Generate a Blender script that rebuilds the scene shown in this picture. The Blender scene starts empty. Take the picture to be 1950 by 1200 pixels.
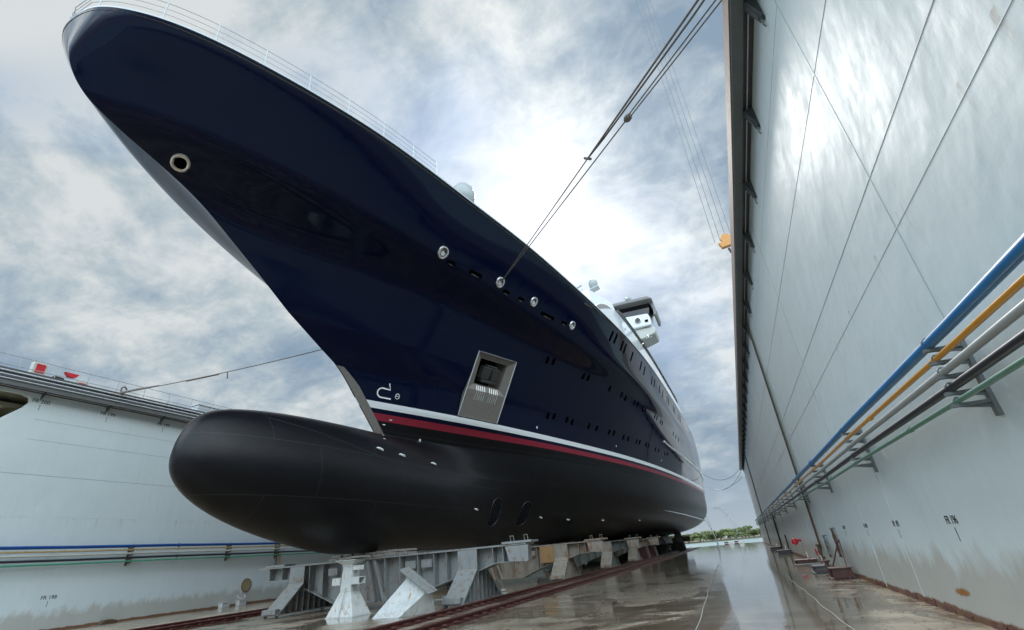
import bpy, bmesh, math, random
import numpy as np
from mathutils import Vector, Matrix, Quaternion
random.seed(7); np.random.seed(7)
sc = bpy.context.scene
col = sc.collection
# ---------------------------------------------------------------- camera
CAM_H = 1.6
ROT = [[0.9143966436841151, 0.24429523006877546, 0.3227981080875004], [0.39646179291460926, -0.37922432365745234, -0.8360663604675656], [-0.08183412966580014, 0.8924733905905498, -0.4436151736693067]]
cam_d = bpy.data.cameras.new('camera'); cam = bpy.data.objects.new('camera', cam_d); col.objects.link(cam)
M4 = Matrix(ROT).to_4x4(); M4.translation = Vector((0, 0, CAM_H)); cam.matrix_world = M4
cam_d.sensor_width = 36; cam_d.lens = 36 * 921.554 / 1950; cam_d.clip_start = 0.05; cam_d.clip_end = 6000
sc.camera = cam
# ---------------------------------------------------------------- light
SUN_AZ, SUN_EL = math.radians(-10), math.radians(40)
sun_dir = Vector((math.sin(SUN_AZ)*math.cos(SUN_EL), math.cos(SUN_AZ)*math.cos(SUN_EL), math.sin(SUN_EL)))
sd = bpy.data.lights.new('sun', 'SUN'); sd.energy = 1.0; sd.angle = math.radians(10); sd.color = (1, .965, .92)
sun = bpy.data.objects.new('sun', sd); col.objects.link(sun)
sun.rotation_mode = 'QUATERNION'; sun.rotation_quaternion = sun_dir.to_track_quat('Z', 'Y')
sc.view_settings.view_transform = 'Standard'; sc.view_settings.look = 'None'
sc.view_settings.exposure = 1.0; sc.view_settings.gamma = 1
sc.cycles.max_bounces = 8; sc.cycles.glossy_bounces = 5

class NT:                                   # tiny node-tree helper
    def __init__(s, tree): s.t = tree; s.n = tree.nodes; s.l = tree.links
    def add(s, typ, **kw):
        n = s.n.new(typ)
        for k, v in kw.items():
            if k.startswith('i_'): n.inputs[k[2:].replace('_', ' ')].default_value = v
            else: setattr(n, k, v)
        return n
    def link(s, a, b): s.l.new(a, b)
    def math(s, op, a, b=None, c=None):
        n = s.n.new('ShaderNodeMath'); n.operation = op
        for i, v in enumerate((a, b, c)):
            if v is None: continue
            if isinstance(v, (int, float)): n.inputs[i].default_value = v
            else: s.l.new(v, n.inputs[i])
        return n.outputs[0]
    def noise(s, vec, scale, detail=4, rough=.55, dist=0):
        n = s.n.new('ShaderNodeTexNoise'); n.inputs['Scale'].default_value = scale
        n.inputs['Detail'].default_value = detail; n.inputs['Roughness'].default_value = rough
        n.inputs['Distortion'].default_value = dist
        if vec is not None: s.l.new(vec, n.inputs['Vector'])
        return n.outputs['Fac']
    def mapping(s, vec, sc_=(1, 1, 1), loc=(0, 0, 0), rot=(0, 0, 0)):
        n = s.n.new('ShaderNodeMapping'); n.inputs['Scale'].default_value = sc_
        n.inputs['Location'].default_value = loc; n.inputs['Rotation'].default_value = rot
        s.l.new(vec, n.inputs['Vector']); return n.outputs[0]
    def ramp(s, fac, stops):
        n = s.n.new('ShaderNodeValToRGB'); e = n.color_ramp.elements
        while len(e) < len(stops): e.new(.5)
        for i, (p, c) in enumerate(stops):
            e[i].position = p
            if isinstance(c, (int, float)): c = (c, c, c)
            e[i].color = (*c, 1)
        s.l.new(fac, n.inputs[0]); return n.outputs[0]
    def mix(s, fac, a, b, mode='MIX'):
        n = s.n.new('ShaderNodeMix'); n.data_type = 'RGBA'; n.blend_type = mode
        for k, v in ((0, fac), (6, a), (7, b)):
            if isinstance(v, (int, float)): n.inputs[k].default_value = v if k == 0 else (v, v, v, 1)
            elif isinstance(v, tuple): n.inputs[k].default_value = (*v, 1)
            else: s.l.new(v, n.inputs[k])
        return n.outputs[2]

# ---------------------------------------------------------------- sky: Nishita with a broken cloud deck
world = bpy.data.worlds.new('World'); sc.world = world; world.use_nodes = True
w = NT(world.node_tree); w.n.clear()
out = w.add('ShaderNodeOutputWorld'); bg = w.add('ShaderNodeBackground'); bg.inputs['Strength'].default_value = 0.1
sky = w.add('ShaderNodeTexSky', sky_type='NISHITA', sun_disc=False, sun_elevation=SUN_EL, sun_rotation=SUN_AZ)
tc = w.add('ShaderNodeTexCoord'); sep = w.add('ShaderNodeSeparateXYZ'); w.link(tc.outputs['Generated'], sep.inputs[0])
zz = w.math('MAXIMUM', sep.outputs[2], 0.0)
den = w.math('ADD', zz, 0.38)
cx = w.math('DIVIDE', sep.outputs[0], den); cy = w.math('DIVIDE', sep.outputs[1], den)
cmb = w.add('ShaderNodeCombineXYZ'); w.link(cx, cmb.inputs[0]); w.link(cy, cmb.inputs[1])
big = w.noise(w.mapping(cmb.outputs[0], (1, 1, 1), (3.1, 1.7, 0)), 0.85, 5, .5, .2)
mid = w.noise(w.mapping(cmb.outputs[0], (1, 1, 1), (7.1, 4.2, 2)), 2.9, 9, .60, .35)
fin = w.noise(w.mapping(cmb.outputs[0], (1, 1.2, 1), (1.1, 9.2, 5)), 8.5, 9, .64, .3)
mixn = w.math('ADD', w.math('ADD', w.math('MULTIPLY', big, .44), w.math('MULTIPLY', mid, .36)), w.math('MULTIPLY', fin, .22))
cloudcol = w.ramp(mixn, [(.435, (1.25, 1.75, 2.3)), (.48, (1.7, 2.15, 2.6)), (.52, (2.35, 2.75, 3.0)), (.57, (3.45, 3.65, 3.7))])
gap = w.ramp(w.noise(w.mapping(cmb.outputs[0], (1, 1, 1), (12.3, 5.0, 1)), 1.05, 4, .5, .3), [(.54, 0), (.66, 1)])
blue = w.mix(0.75, sky.outputs[0], (.85, 1.65, 2.75))
base = w.mix(w.math('MULTIPLY', gap, .8), cloudcol, blue)
dp = w.add('ShaderNodeVectorMath', operation='DOT_PRODUCT'); w.link(tc.outputs['Generated'], dp.inputs[0]); dp.inputs[1].default_value = sun_dir
d0 = w.math('MAXIMUM', dp.outputs['Value'], 0.0)
glow = w.math('MULTIPLY', w.math('POWER', d0, 16.0), w.math('MAXIMUM', w.math('ADD', w.math('MULTIPLY', mixn, 7.0), -2.9), 0.08))
glow2 = w.math('MULTIPLY', w.math('POWER', d0, 60.0), 1.2)
gl = w.math('ADD', w.math('MULTIPLY', glow, 2.0), w.math('MULTIPLY', glow2, 1.2))
gcol = w.mix(1.0, (1, .985, .95), gl, 'MULTIPLY')
tot = w.mix(1.0, base, gcol, 'ADD')
hz = w.math('POWER', w.math('SUBTRACT', 1.0, w.math('MINIMUM', w.math('ABSOLUTE', sep.outputs[2]), 1.0)), 9.0)
tot = w.mix(w.math('MULTIPLY', hz, .6), tot, (2.9, 3.2, 3.35))
# added brightness in the unseen sky overhead and behind the camera, lighting the walls
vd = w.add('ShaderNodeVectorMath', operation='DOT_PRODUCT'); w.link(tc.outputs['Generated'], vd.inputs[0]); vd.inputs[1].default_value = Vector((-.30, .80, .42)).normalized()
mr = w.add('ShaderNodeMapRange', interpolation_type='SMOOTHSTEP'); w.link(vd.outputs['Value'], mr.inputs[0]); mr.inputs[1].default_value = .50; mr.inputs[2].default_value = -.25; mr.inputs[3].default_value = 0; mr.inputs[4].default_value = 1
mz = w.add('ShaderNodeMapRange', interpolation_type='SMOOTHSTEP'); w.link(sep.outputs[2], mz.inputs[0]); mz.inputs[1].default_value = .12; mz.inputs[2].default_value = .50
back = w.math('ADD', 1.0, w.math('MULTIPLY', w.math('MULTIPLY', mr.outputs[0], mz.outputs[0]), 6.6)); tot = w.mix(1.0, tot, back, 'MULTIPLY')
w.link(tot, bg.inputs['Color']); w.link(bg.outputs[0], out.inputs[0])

# ---------------------------------------------------------------- materials
def new_mat(name):
    m = bpy.data.materials.new(name); m.use_nodes = True
    t = NT(m.node_tree); b = t.n['Principled BSDF']; return m, t, b
def plain(name, colr, rough=.5, metal=0.0, var=.18, scale=3.0, bump=0.0, coat=0.0, spec=.5):
    m, t, b = new_mat(name)
    co = t.add('ShaderNodeTexCoord').outputs['Object']
    nz = t.noise(co, scale, 5, .6)
    c = t.mix(nz, tuple(max(0, x*(1-var)) for x in colr), tuple(min(1, x*(1+var)) for x in colr))
    t.link(c, b.inputs['Base Color'])
    r = t.math('ADD', t.math('MULTIPLY', t.noise(co, scale*2.3, 3), .2), rough - .1); t.link(r, b.inputs['Roughness'])
    b.inputs['Metallic'].default_value = metal
    b.inputs['Coat Weight'].default_value = coat; b.inputs['Coat Roughness'].default_value = .05
    b.inputs['Specular IOR Level'].default_value = spec
    if bump:
        bn = t.add('ShaderNodeBump'); bn.inputs['Strength'].default_value = bump; bn.inputs['Distance'].default_value = .02
        t.link(t.noise(co, scale*6, 4), bn.inputs['Height']); t.link(bn.outputs[0], b.inputs['Normal'])
    return m
def rusty(name, colr, rough=.5, amount=.5, scale=1.5, rust=(.17, .065, .025), grime=(.12, .11, .09)):
    m, t, b = new_mat(name)
    co = t.add('ShaderNodeTexCoord').outputs['Object']
    a = t.noise(co, scale*2, 6, .65)
    c = t.mix(a, tuple(x*.75 for x in colr), tuple(min(1, x*1.15) for x in colr))
    g = t.ramp(t.noise(t.mapping(co, (2.5, 2.5, .5)), scale*1.7, 5, .6, .4), [(.52, 0), (.75, .7)])
    c = t.mix(g, c, grime)
    r = t.ramp(t.noise(t.mapping(co, (1.6, 1.6, .8), (5, 3, 1)), scale*2.2, 7, .68), [(.66 - .16*amount, 0), (.74 - .12*amount, 1)])
    c = t.mix(r, c, rust)
    t.link(c, b.inputs['Base Color']); b.inputs['Roughness'].default_value = rough
    bn = t.add('ShaderNodeBump'); bn.inputs['Strength'].default_value = .25; bn.inputs['Distance'].default_value = .01
    t.link(t.noise(co, 22, 5), bn.inputs['Height']); t.link(bn.outputs[0], b.inputs['Normal'])
    return m
def wall_mat():
    m, t, b = new_mat('painted_wall_steel')
    co = t.add('ShaderNodeTexCoord').outputs['Object']
    s = t.add('ShaderNodeSeparateXYZ'); t.link(co, s.inputs[0])
    a = t.noise(co, .35, 6, .6); f = t.noise(t.mapping(co, (1, 1, .7)), 5, 6, .65)
    c = t.mix(a, (.58, .665, .68), (.67, .745, .755))
    c = t.mix(t.ramp(f, [(.35, 0), (.7, .22)]), c, (.72, .78, .78))
    streak = t.ramp(t.noise(t.mapping(co, (1, 3.0, .10)), 2.2, 5, .6), [(.55, 0), (.72, .2)])
    c = t.mix(streak, c, (.47, .54, .53))
    # grime and rust that creeps up from the dock floor, and rust bleeding from the weld at 5.5 m
    lowm = t.ramp(t.math('ADD', s.outputs[2], t.math('MULTIPLY', t.noise(t.mapping(co, (1, 1.2, .5)), 1.6, 6, .7), -1.5)), [(0.0, 1), (.38, 0)])
    c = t.mix(t.math('MULTIPLY', lowm, .5), c, (.33, .26, .165))
    foot = t.ramp(t.math('ADD', s.outputs[2], t.math('MULTIPLY', t.noise(t.mapping(co, (1, 1.0, .5), (3, 3, 3)), 2.2, 6, .75), -.22)), [(0.0, 1), (.04, 0)])
    c = t.mix(t.math('MULTIPLY', foot, .9), c, (.16, .06, .02))
    n1 = t.noise(t.mapping(co, (1, 2.2, .35), (3, 9, 1)), 1.7, 6, .7)
    band = t.math('MULTIPLY', t.math('LESS_THAN', s.outputs[2], 5.62), t.ramp(s.outputs[2], [(0, 0), (1, 1)]))
    dz = t.math('SUBTRACT', 5.62, s.outputs[2])
    bleed = t.math('MULTIPLY', t.math('MULTIPLY', t.math('LESS_THAN', s.outputs[2], 5.62), t.math('POWER', 2.718, t.math('MULTIPLY', dz, -3.4))), t.ramp(n1, [(.56, 0), (.70, .8)]))
    c = t.mix(bleed, c, (.27, .15, .06))
    t.link(c, b.inputs['Base Color'])
    t.link(t.math('ADD', .36, t.math('MULTIPLY', t.noise(co, 1.7, 6, .6), .30)), b.inputs['Roughness'])
    b.inputs['Specular IOR Level'].default_value = .24
    h = t.math('ADD', t.math('MULTIPLY', t.noise(t.mapping(co, (1, .8, .62)), .95, 3, .5), 1.0), t.math('MULTIPLY', t.noise(t.mapping(co, (1, 1, .8)), 6, 5, .6), .07))
    bn = t.add('ShaderNodeBump'); bn.inputs['Strength'].default_value = .75; bn.inputs['Distance'].default_value = .07
    t.link(h, bn.inputs['Height']); t.link(bn.outputs[0], b.inputs['Normal'])
    return m
def floor_mat():
    m, t, b = new_mat('wet_dock_floor')
    co = t.add('ShaderNodeTexCoord').outputs['Object']
    s = t.add('ShaderNodeSeparateXYZ'); t.link(co, s.inputs[0])
    a = t.noise(t.mapping(co, (.5, 1.6, 1), rot=(0, 0, .3)), .9, 8, .68, .5)
    c = t.ramp(a, [(.3, (.05, .022, .009)), (.43, (.17, .10, .050)), (.52, (.33, .25, .155)), (.70, (.52, .46, .35))])
    gr = t.noise(co, 9, 8, .72); c = t.mix(.35, c, t.ramp(gr, [(.3, (.07, .05, .035)), (.7, (.66, .60, .50))]))
    # plate seams
    br = t.add('ShaderNodeTexBrick'); br.offset = .5; br.inputs['Scale'].default_value = 1
    br.inputs['Brick Width'].default_value = 6.6; br.inputs['Row Height'].default_value = 2.4; br.inputs['Mortar Size'].default_value = .012
    br.inputs['Mortar Smooth'].default_value = .4
    t.link(t.mapping(co, (1, 1, 1), rot=(0, 0, math.pi/2)), br.inputs['Vector'])
    c = t.mix(t.math('MULTIPLY', br.outputs['Fac'], .6), c, (.05, .04, .03))
    wet = t.ramp(t.math('ADD', t.noise(t.mapping(co, (.7, .45, 1), (0, 4, 0)), .55, 9, .68, .6), t.math('MULTIPLY', t.math('SUBTRACT', gr, .5), .16)), [(.475, 0), (.545, 1)])   # 1 = standing water
    chan = t.ramp(t.math('MULTIPLY', .5, t.math('ABSOLUTE', t.math('ADD', s.outputs[0], t.math('ADD', .45, t.math('MULTIPLY', t.noise(co, .35, 4), -1.2))))), [(.58, 1), (1.0, 0)])
    far = t.ramp(t.math('DIVIDE', s.outputs[1], 100.0), [(.15, 0), (.34, .9)])
    wet = t.math('MAXIMUM', t.math('MAXIMUM', wet, chan), far)
    c = t.mix(t.math('MULTIPLY', wet, .45), c, (.10, .072, .042))
    t.link(c, b.inputs['Base Color'])
    rg = t.math('ADD', t.math('MULTIPLY', t.math('SUBTRACT', 1.0, wet), t.math('ADD', .13, t.math('MULTIPLY', gr, .30))), t.math('ADD', .035, t.math('MULTIPLY', gr, .05)))
    t.link(rg, b.inputs['Roughness'])
    b.inputs['IOR'].default_value = 1.5; b.inputs['Coat Weight'].default_value = .35; b.inputs['Coat IOR'].default_value = 1.45
    t.link(t.math('ADD', .03, t.math('MULTIPLY', t.math('SUBTRACT', 1.0, wet), .22)), b.inputs['Coat Roughness'])
    hh = t.math('ADD', t.math('MULTIPLY', t.math('SUBTRACT', 1.0, wet), t.math('MULTIPLY', gr, .7)),
                t.math('MULTIPLY', t.noise(t.mapping(co, (1, .6, 1)), 3.2, 5, .6), .42))
    bn = t.add('ShaderNodeBump'); bn.inputs['Strength'].default_value = .32; bn.inputs['Distance'].default_value = .018
    t.link(hh, bn.inputs['Height']); t.link(bn.outputs[0], b.inputs['Normal']); t.link(bn.outputs[0], b.inputs['Coat Normal'])
    return m
def hull_gloss(name, colr):
    m, t, b = new_mat(name)
    co = t.add('ShaderNodeTexCoord').outputs['Object']
    b.inputs['Base Color'].default_value = (*colr, 1); b.inputs['Roughness'].default_value = .06
    b.inputs['IOR'].default_value = 1.45; b.inputs['Specular IOR Level'].default_value = .26; b.inputs['Coat Weight'].default_value = 0
    bn = t.add('ShaderNodeBump'); bn.inputs['Strength'].default_value = .4; bn.inputs['Distance'].default_value = .006
    t.link(t.noise(t.mapping(co, (1, .5, .8)), .8, 2, .4), bn.inputs['Height']); t.link(bn.outputs[0], b.inputs['Normal']); t.link(bn.outputs[0], b.inputs['Coat Normal'])
    return m
def antifoul():
    m, t, b = new_mat('black_antifouling')
    co = t.add('ShaderNodeTexCoord').outputs['Object']
    a = t.noise(co, .7, 6, .6)
    c = t.mix(a, (.0025, .0025, .0035), (.006, .006, .008)); b.inputs['Specular IOR Level'].default_value = .24
    sc1 = t.ramp(t.noise(t.mapping(co, (1, .4, 2.5)), 4, 7, .75), [(.62, 0), (.8, .35)])
    c = t.mix(sc1, c, (.06, .062, .068))
    br = t.add('ShaderNodeTexBrick'); br.offset = .37; br.inputs['Brick Width'].default_value = 5.2; br.inputs['Row Height'].default_value = 1.9
    br.inputs['Mortar Size'].default_value = .012; br.inputs['Scale'].default_value = 1; br.inputs['Mortar Smooth'].default_value = .6
    cmb = t.add('ShaderNodeCombineXYZ'); s = t.add('ShaderNodeSeparateXYZ'); t.link(co, s.inputs[0])
    t.link(s.outputs[1], cmb.inputs[0]); t.link(s.outputs[2], cmb.inputs[1]); t.link(cmb.outputs[0], br.inputs['Vector'])
    c = t.mix(t.math('MULTIPLY', br.outputs['Fac'], .5), c, (.05, .052, .056))
    t.link(c, b.inputs['Base Color'])
    t.link(t.math('ADD', .22, t.math('MULTIPLY', t.noise(co, 5, 6, .7), .26)), b.inputs['Roughness'])
    bn = t.add('ShaderNodeBump'); bn.inputs['Strength'].default_value = .25; bn.inputs['Distance'].default_value = .02
    t.link(t.math('ADD', t.noise(t.mapping(co, (1, .6, 1)), 1.6, 5, .6), t.math('MULTIPLY', br.outputs['Fac'], -.25)), bn.inputs['Height']); t.link(bn.outputs[0], b.inputs['Normal'])
    return m
def glass_mat():
    m, t, b = new_mat('dark_glass'); b.inputs['Base Color'].default_value = (.008, .009, .011, 1)
    b.inputs['Roughness'].default_value = .04; b.inputs['IOR'].default_value = 1.5
    nz = t.noise(t.add('ShaderNodeTexCoord').outputs['Object'], 2, 2); t.link(t.math('ADD', .02, t.math('MULTIPLY', nz, .05)), b.inputs['Roughness'])
    return m
def emis(name, colr, s):
    m, t, b = new_mat(name); b.inputs['Emission Color'].default_value = (*colr, 1); b.inputs['Emission Strength'].default_value = s
    b.inputs['Base Color'].default_value = (*colr, 1); return m
MT = dict(
    wall=wall_mat(), floor=floor_mat(), navy=hull_gloss('navy_gloss_paint', (.0004, .0032, .018)), anti=antifoul(),
    white_gloss=hull_gloss('white_gloss_paint', (.62, .64, .65)), red_paint=plain('boot_red_paint', (.21, .012, .028), .32, var=.25, scale=1.2),
    white=plain('white_paint', (.70, .71, .71), .35, var=.06), stripe=plain('white_stripe_paint', (.70, .73, .73), .32, var=.06),
    grey_deck=plain('grey_trim_paint', (.20, .19, .18), .45, var=.1),
    cream=plain('cream_soffit', (.50, .50, .45), .5, var=.05), glass=glass_mat(),
    steel=plain('polished_stainless', (.62, .61, .58), .22, 1.0, var=.12, scale=6), steel_dull=rusty('stained_stainless', (.17, .16, .14), .35, .45, 2.2, (.15, .075, .05)),
    black=plain('black_void', (.002, .002, .002), .9, spec=0.0), anchor=plain('anchor_iron', (.045, .043, .04), .55, .3, bump=.3),
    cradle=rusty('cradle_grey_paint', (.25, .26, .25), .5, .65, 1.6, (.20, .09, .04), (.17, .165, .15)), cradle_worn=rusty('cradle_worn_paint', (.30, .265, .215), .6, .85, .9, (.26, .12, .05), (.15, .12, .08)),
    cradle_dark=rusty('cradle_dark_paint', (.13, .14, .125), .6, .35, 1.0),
    white_worn=rusty('stanchion_white_paint', (.62, .635, .61), .5, .45, 1.6, (.35, .16, .04), (.3, .3, .26)),
    orange_wood=rusty('ochre_plate', (.35, .20, .08), .6, .4, 1.5),
    rail=rusty('rusty_rail_steel', (.11, .033, .028), .42, .9, 3, (.17, .045, .03)),
    redox=rusty('red_oxide_steel', (.085, .032, .030), .5, .5, 2, (.13, .05, .025)),
    soffit=rusty('walkway_dark_steel', (.075, .083, .088), .5, .15, .7), fascia=rusty('walkway_fascia', (.13, .14, .14), .5, .25, .8),
    beige=plain('beige_fender', (.27, .21, .18), .7), lgrey=plain('light_grey_paint', (.50, .53, .54), .4, var=.08),
    blue=plain('blue_pipe_paint', (.022, .17, .40), .38, var=.22, scale=1.5, coat=.1), blue_dark=plain('deep_blue_pipe_paint', (.01, .065, .26), .35, var=.2),
    yellow=plain('yellow_pipe_paint', (.60, .27, .022), .35, var=.15, scale=1.5, coat=.2), pale_yellow=rusty('faded_yellow_pipe', (.50, .34, .14), .5, .35, 2),
    pgrey=plain('grey_pipe_paint', (.34, .37, .36), .35, var=.12), pblack=plain('black_pipe_rubber', (.022, .026, .034), .42, var=.2),
    green=plain('green_pipe_paint', (.10, .22, .165), .42, var=.15), green_bright=plain('sea_green_pipe', (.06, .32, .20), .42, var=.15),
    bracket=rusty('bracket_steel', (.15, .17, .17), .5, .2, 2), wood=rusty('packing_timber', (.24, .22, .19), .8, .25, 3),
    rope=plain('mooring_rope', (.20, .18, .165), .9, var=.3, scale=20, bump=.6), wire=plain('steel_wire', (.16, .17, .18), .45, .5),
    orange=plain('crane_orange', (.62, .27, .06), .45), red=plain('signal_red', (.55, .02, .03), .4, var=.1), ink=plain('black_lettering', (.012, .015, .02), .5),
    wink=plain('white_lettering', (.72, .74, .74), .5), zinc=plain('zinc_anode', (.62, .64, .66), .55, var=.1), brown=rusty('old_brown_rope', (.10, .06, .035), .8, .5, 4),
    room=plain('olive_room_paint', (.30, .285, .22), .7), lamp=emis('tube_lamp_glow', (1, .93, .7), 5.0), hose=plain('white_hose', (.45, .45, .41), .5),
    seam_dark=plain('black_seam', (.022, .023, .026), .35, var=.2, scale=5),
    seam=plain('weld_seam', (.36, .41, .42), .45, var=.2, scale=5), seam_light=plain('weld_bead_light', (.66, .70, .71), .35, var=.2, scale=5), ochre=rusty('ochre_hatch', (.33, .27, .15), .6, .3, 3),
    trunk=plain('mangrove_bark', (.07, .055, .04), .9))

# ---------------------------------------------------------------- mesh helpers
class MB:
    def __init__(s): s.v = []; s.f = []
    def poly(s, pts): n = len(s.v); s.v += [tuple(map(float, p)) for p in pts]; s.f.append(tuple(range(n, n+len(pts)))); return s
    def hexa(s, a, b):                      # two rings of equal length, joined and capped
        n = len(s.v); k = len(a); s.v += [tuple(map(float, p)) for p in list(a) + list(b)]
        s.f.append(tuple(range(n+k-1, n-1, -1))); s.f.append(tuple(range(n+k, n+2*k)))
        for i in range(k): j = (i+1) % k; s.f.append((n+i, n+j, n+k+j, n+k+i))
        return s
    def box(s, x0, x1, y0, y1, z0, z1):
        return s.hexa([(x0,y0,z0),(x1,y0,z0),(x1,y1,z0),(x0,y1,z0)], [(x0,y0,z1),(x1,y0,z1),(x1,y1,z1),(x0,y1,z1)])
    def obox(s, c, u, v, w_):               # centre and three half-axis vectors
        c, u, v, w_ = map(Vector, (c, u, v, w_))
        q = lambda a, b, d: tuple(c + u*a + v*b + w_*d)
        return s.hexa([q(-1,-1,-1), q(1,-1,-1), q(1,1,-1), q(-1,1,-1)], [q(-1,-1,1), q(1,-1,1), q(1,1,1), q(-1,1,1)])
    def bar(s, a, b, wd, th, up=(0, 0, 1)):
        a, b = Vector(a), Vector(b); d = b - a; up = Vector(up)
        sd_ = d.cross(up)
        if sd_.length < 1e-6: sd_ = d.cross(Vector((1, 0, 0)))
        sd_.normalize(); up2 = sd_.cross(d).normalized()
        return s.obox((a + b)/2, d/2, sd_*wd/2, up2*th/2)
    def prism(s, pts, axis, a, b):          # 2-D outline swept along an axis: 0 x, 1 y, 2 z
        def P(p, t): q = list(p); q.insert(axis, t); return tuple(q)
        return s.hexa([P(p, a) for p in pts], [P(p, b) for p in pts])
    def tube(s, path, r, n=10, cap=True, rs=None):
        path = [Vector(p) for p in path]; rings = []
        prev = None
        for i, p in enumerate(path):
            d = (path[min(i+1, len(path)-1)] - path[max(i-1, 0)]).normalized()
            if prev is None:
                u = d.orthogonal().normalized()
            else:
                u = (prev - d*prev.dot(d)).normalized()
            prev = u; v = d.cross(u); rr = rs[i] if rs else r
            k = len(s.v)
            for j in range(n):
                a = 2*math.pi*j/n; s.v.append(tuple(p + (u*math.cos(a) + v*math.sin(a))*rr))
            rings.append(k)
        for a, b in zip(rings, rings[1:]):
            for j in range(n): jj = (j+1) % n; s.f.append((a+j, a+jj, b+jj, b+j))
        if cap:
            s.f.append(tuple(rings[0]+j for j in range(n-1, -1, -1))); s.f.append(tuple(rings[-1]+j for j in range(n)))
        return s
    def loop(s, path, r, n=8):              # closed tube
        m = len(path); path = [Vector(p) for p in path]; base = len(s.v)
        cen = sum(path, Vector())/m
        for i, p in enumerate(path):
            d = (path[(i+1) % m] - path[i-1]).normalized(); u = (p - cen); u = (u - d*u.dot(d)).normalized(); v = d.cross(u)
            for j in range(n): a = 2*math.pi*j/n; s.v.append(tuple(p + (u*math.cos(a) + v*math.sin(a))*r))
        for i in range(m):
            for j in range(n):
                a = base + i*n; b = base + ((i+1) % m)*n; jj = (j+1) % n; s.f.append((a+j, a+jj, b+jj, b+j))
        return s
    def lathe(s, c, prof, axis=(0, 0, 1), n=24):   # prof: (radius, height along the axis)
        ax = Vector(axis).normalized(); u = ax.orthogonal().normalized(); v = ax.cross(u); c = Vector(c); rings = []
        for r, h in prof:
            k = len(s.v); rings.append(k)
            for j in range(n): a = 2*math.pi*j/n; s.v.append(tuple(c + ax*h + (u*math.cos(a) + v*math.sin(a))*max(r, 1e-4)))
        for a, b in zip(rings, rings[1:]):
            for j in range(n): jj = (j+1) % n; s.f.append((a+j, a+jj, b+jj, b+j))
        s.f.append(tuple(rings[0]+j for j in range(n-1, -1, -1))); s.f.append(tuple(rings[-1]+j for j in range(n)))
        return s
    def grid(s, P):                         # P[i][j] points
        n = len(s.v); R, K = len(P), len(P[0])
        for row in P: s.v += [tuple(map(float, p)) for p in row]
        for i in range(R-1):
            for j in range(K-1): a = n + i*K + j; s.f.append((a, a+1, a+K+1, a+K))
        return s
    def build(s, name, mat, parent=None, smooth=False, bevel=0, doubles=False):
        me = bpy.data.meshes.new(name)
        off = Vector((0, 0, 0)); p = parent
        while p is not None: off += Vector(p.location); p = p.parent
        me.from_pydata([(x-off.x, y-off.y, z-off.z) for x, y, z in s.v], [], s.f)
        me.materials.append(MT[mat] if isinstance(mat, str) else mat)
        bm = bmesh.new(); bm.from_mesh(me)
        if doubles: bmesh.ops.remove_doubles(bm, verts=bm.verts, dist=1e-4)
        bmesh.ops.recalc_face_normals(bm, faces=bm.faces)
        bm.to_mesh(me); bm.free()
        if smooth: me.polygons.foreach_set('use_smooth', [True]*len(me.polygons)); me.set_sharp_from_angle(angle=math.radians(40))
        o = bpy.data.objects.new(name, me); col.objects.link(o); o.parent = parent
        if bevel:
            md = o.modifiers.new('bevel', 'BEVEL'); md.width = bevel; md.segments = 2; md.limit_method = 'ANGLE'
        return o
def tag(o, label, cat, group=None):
    o['label'] = label; o['category'] = cat
    if group: o['group'] = group
    return o
def thing(name, label, cat, loc=(0, 0, 0), group=None):
    o = bpy.data.objects.new(name, None); o.empty_display_size = .3; col.objects.link(o); o.location = loc
    return tag(o, label, cat, group)
def kind(o, k): o['kind'] = k; return o
def dup(root, delta, label, deep=True):
    def cp(o, par):
        c = o.copy(); col.objects.link(c); c.parent = par
        for ch in list(kids.get(o.name, [])): cp(ch, c)
        return c
    kids = {}
    for o in list(col.objects):
        if o.parent: kids.setdefault(o.parent.name, []).append(o)
    r = cp(root, None); r.location = Vector(root.location) + Vector(delta); r['label'] = label
    return r
def text_mesh(name, body, size, mat, parent, origin, right, up, thick=.004, weight=0.0):
    cu = bpy.data.curves.new('t', 'FONT'); cu.body = body; cu.size = size; cu.extrude = thick; cu.offset = weight; cu.align_x = 'CENTER'; cu.align_y = 'CENTER'
    ob = bpy.data.objects.new('t', cu); col.objects.link(ob)
    dg = bpy.context.evaluated_depsgraph_get(); me = bpy.data.meshes.new_from_object(ob.evaluated_get(dg))
    bpy.data.objects.remove(ob); bpy.data.curves.remove(cu)
    r = Vector(right).normalized(); u = Vector(up).normalized(); n = r.cross(u)
    off = Vector(parent.location) if parent else Vector()
    M = Matrix((r, u, n)).transposed().to_4x4(); M.translation = Vector(origin) - off
    me.transform(M); me.name = name; me.materials.clear(); me.materials.append(MT[mat])
    o = bpy.data.objects.new(name, me); col.objects.link(o); o.parent = parent; return o
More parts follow.
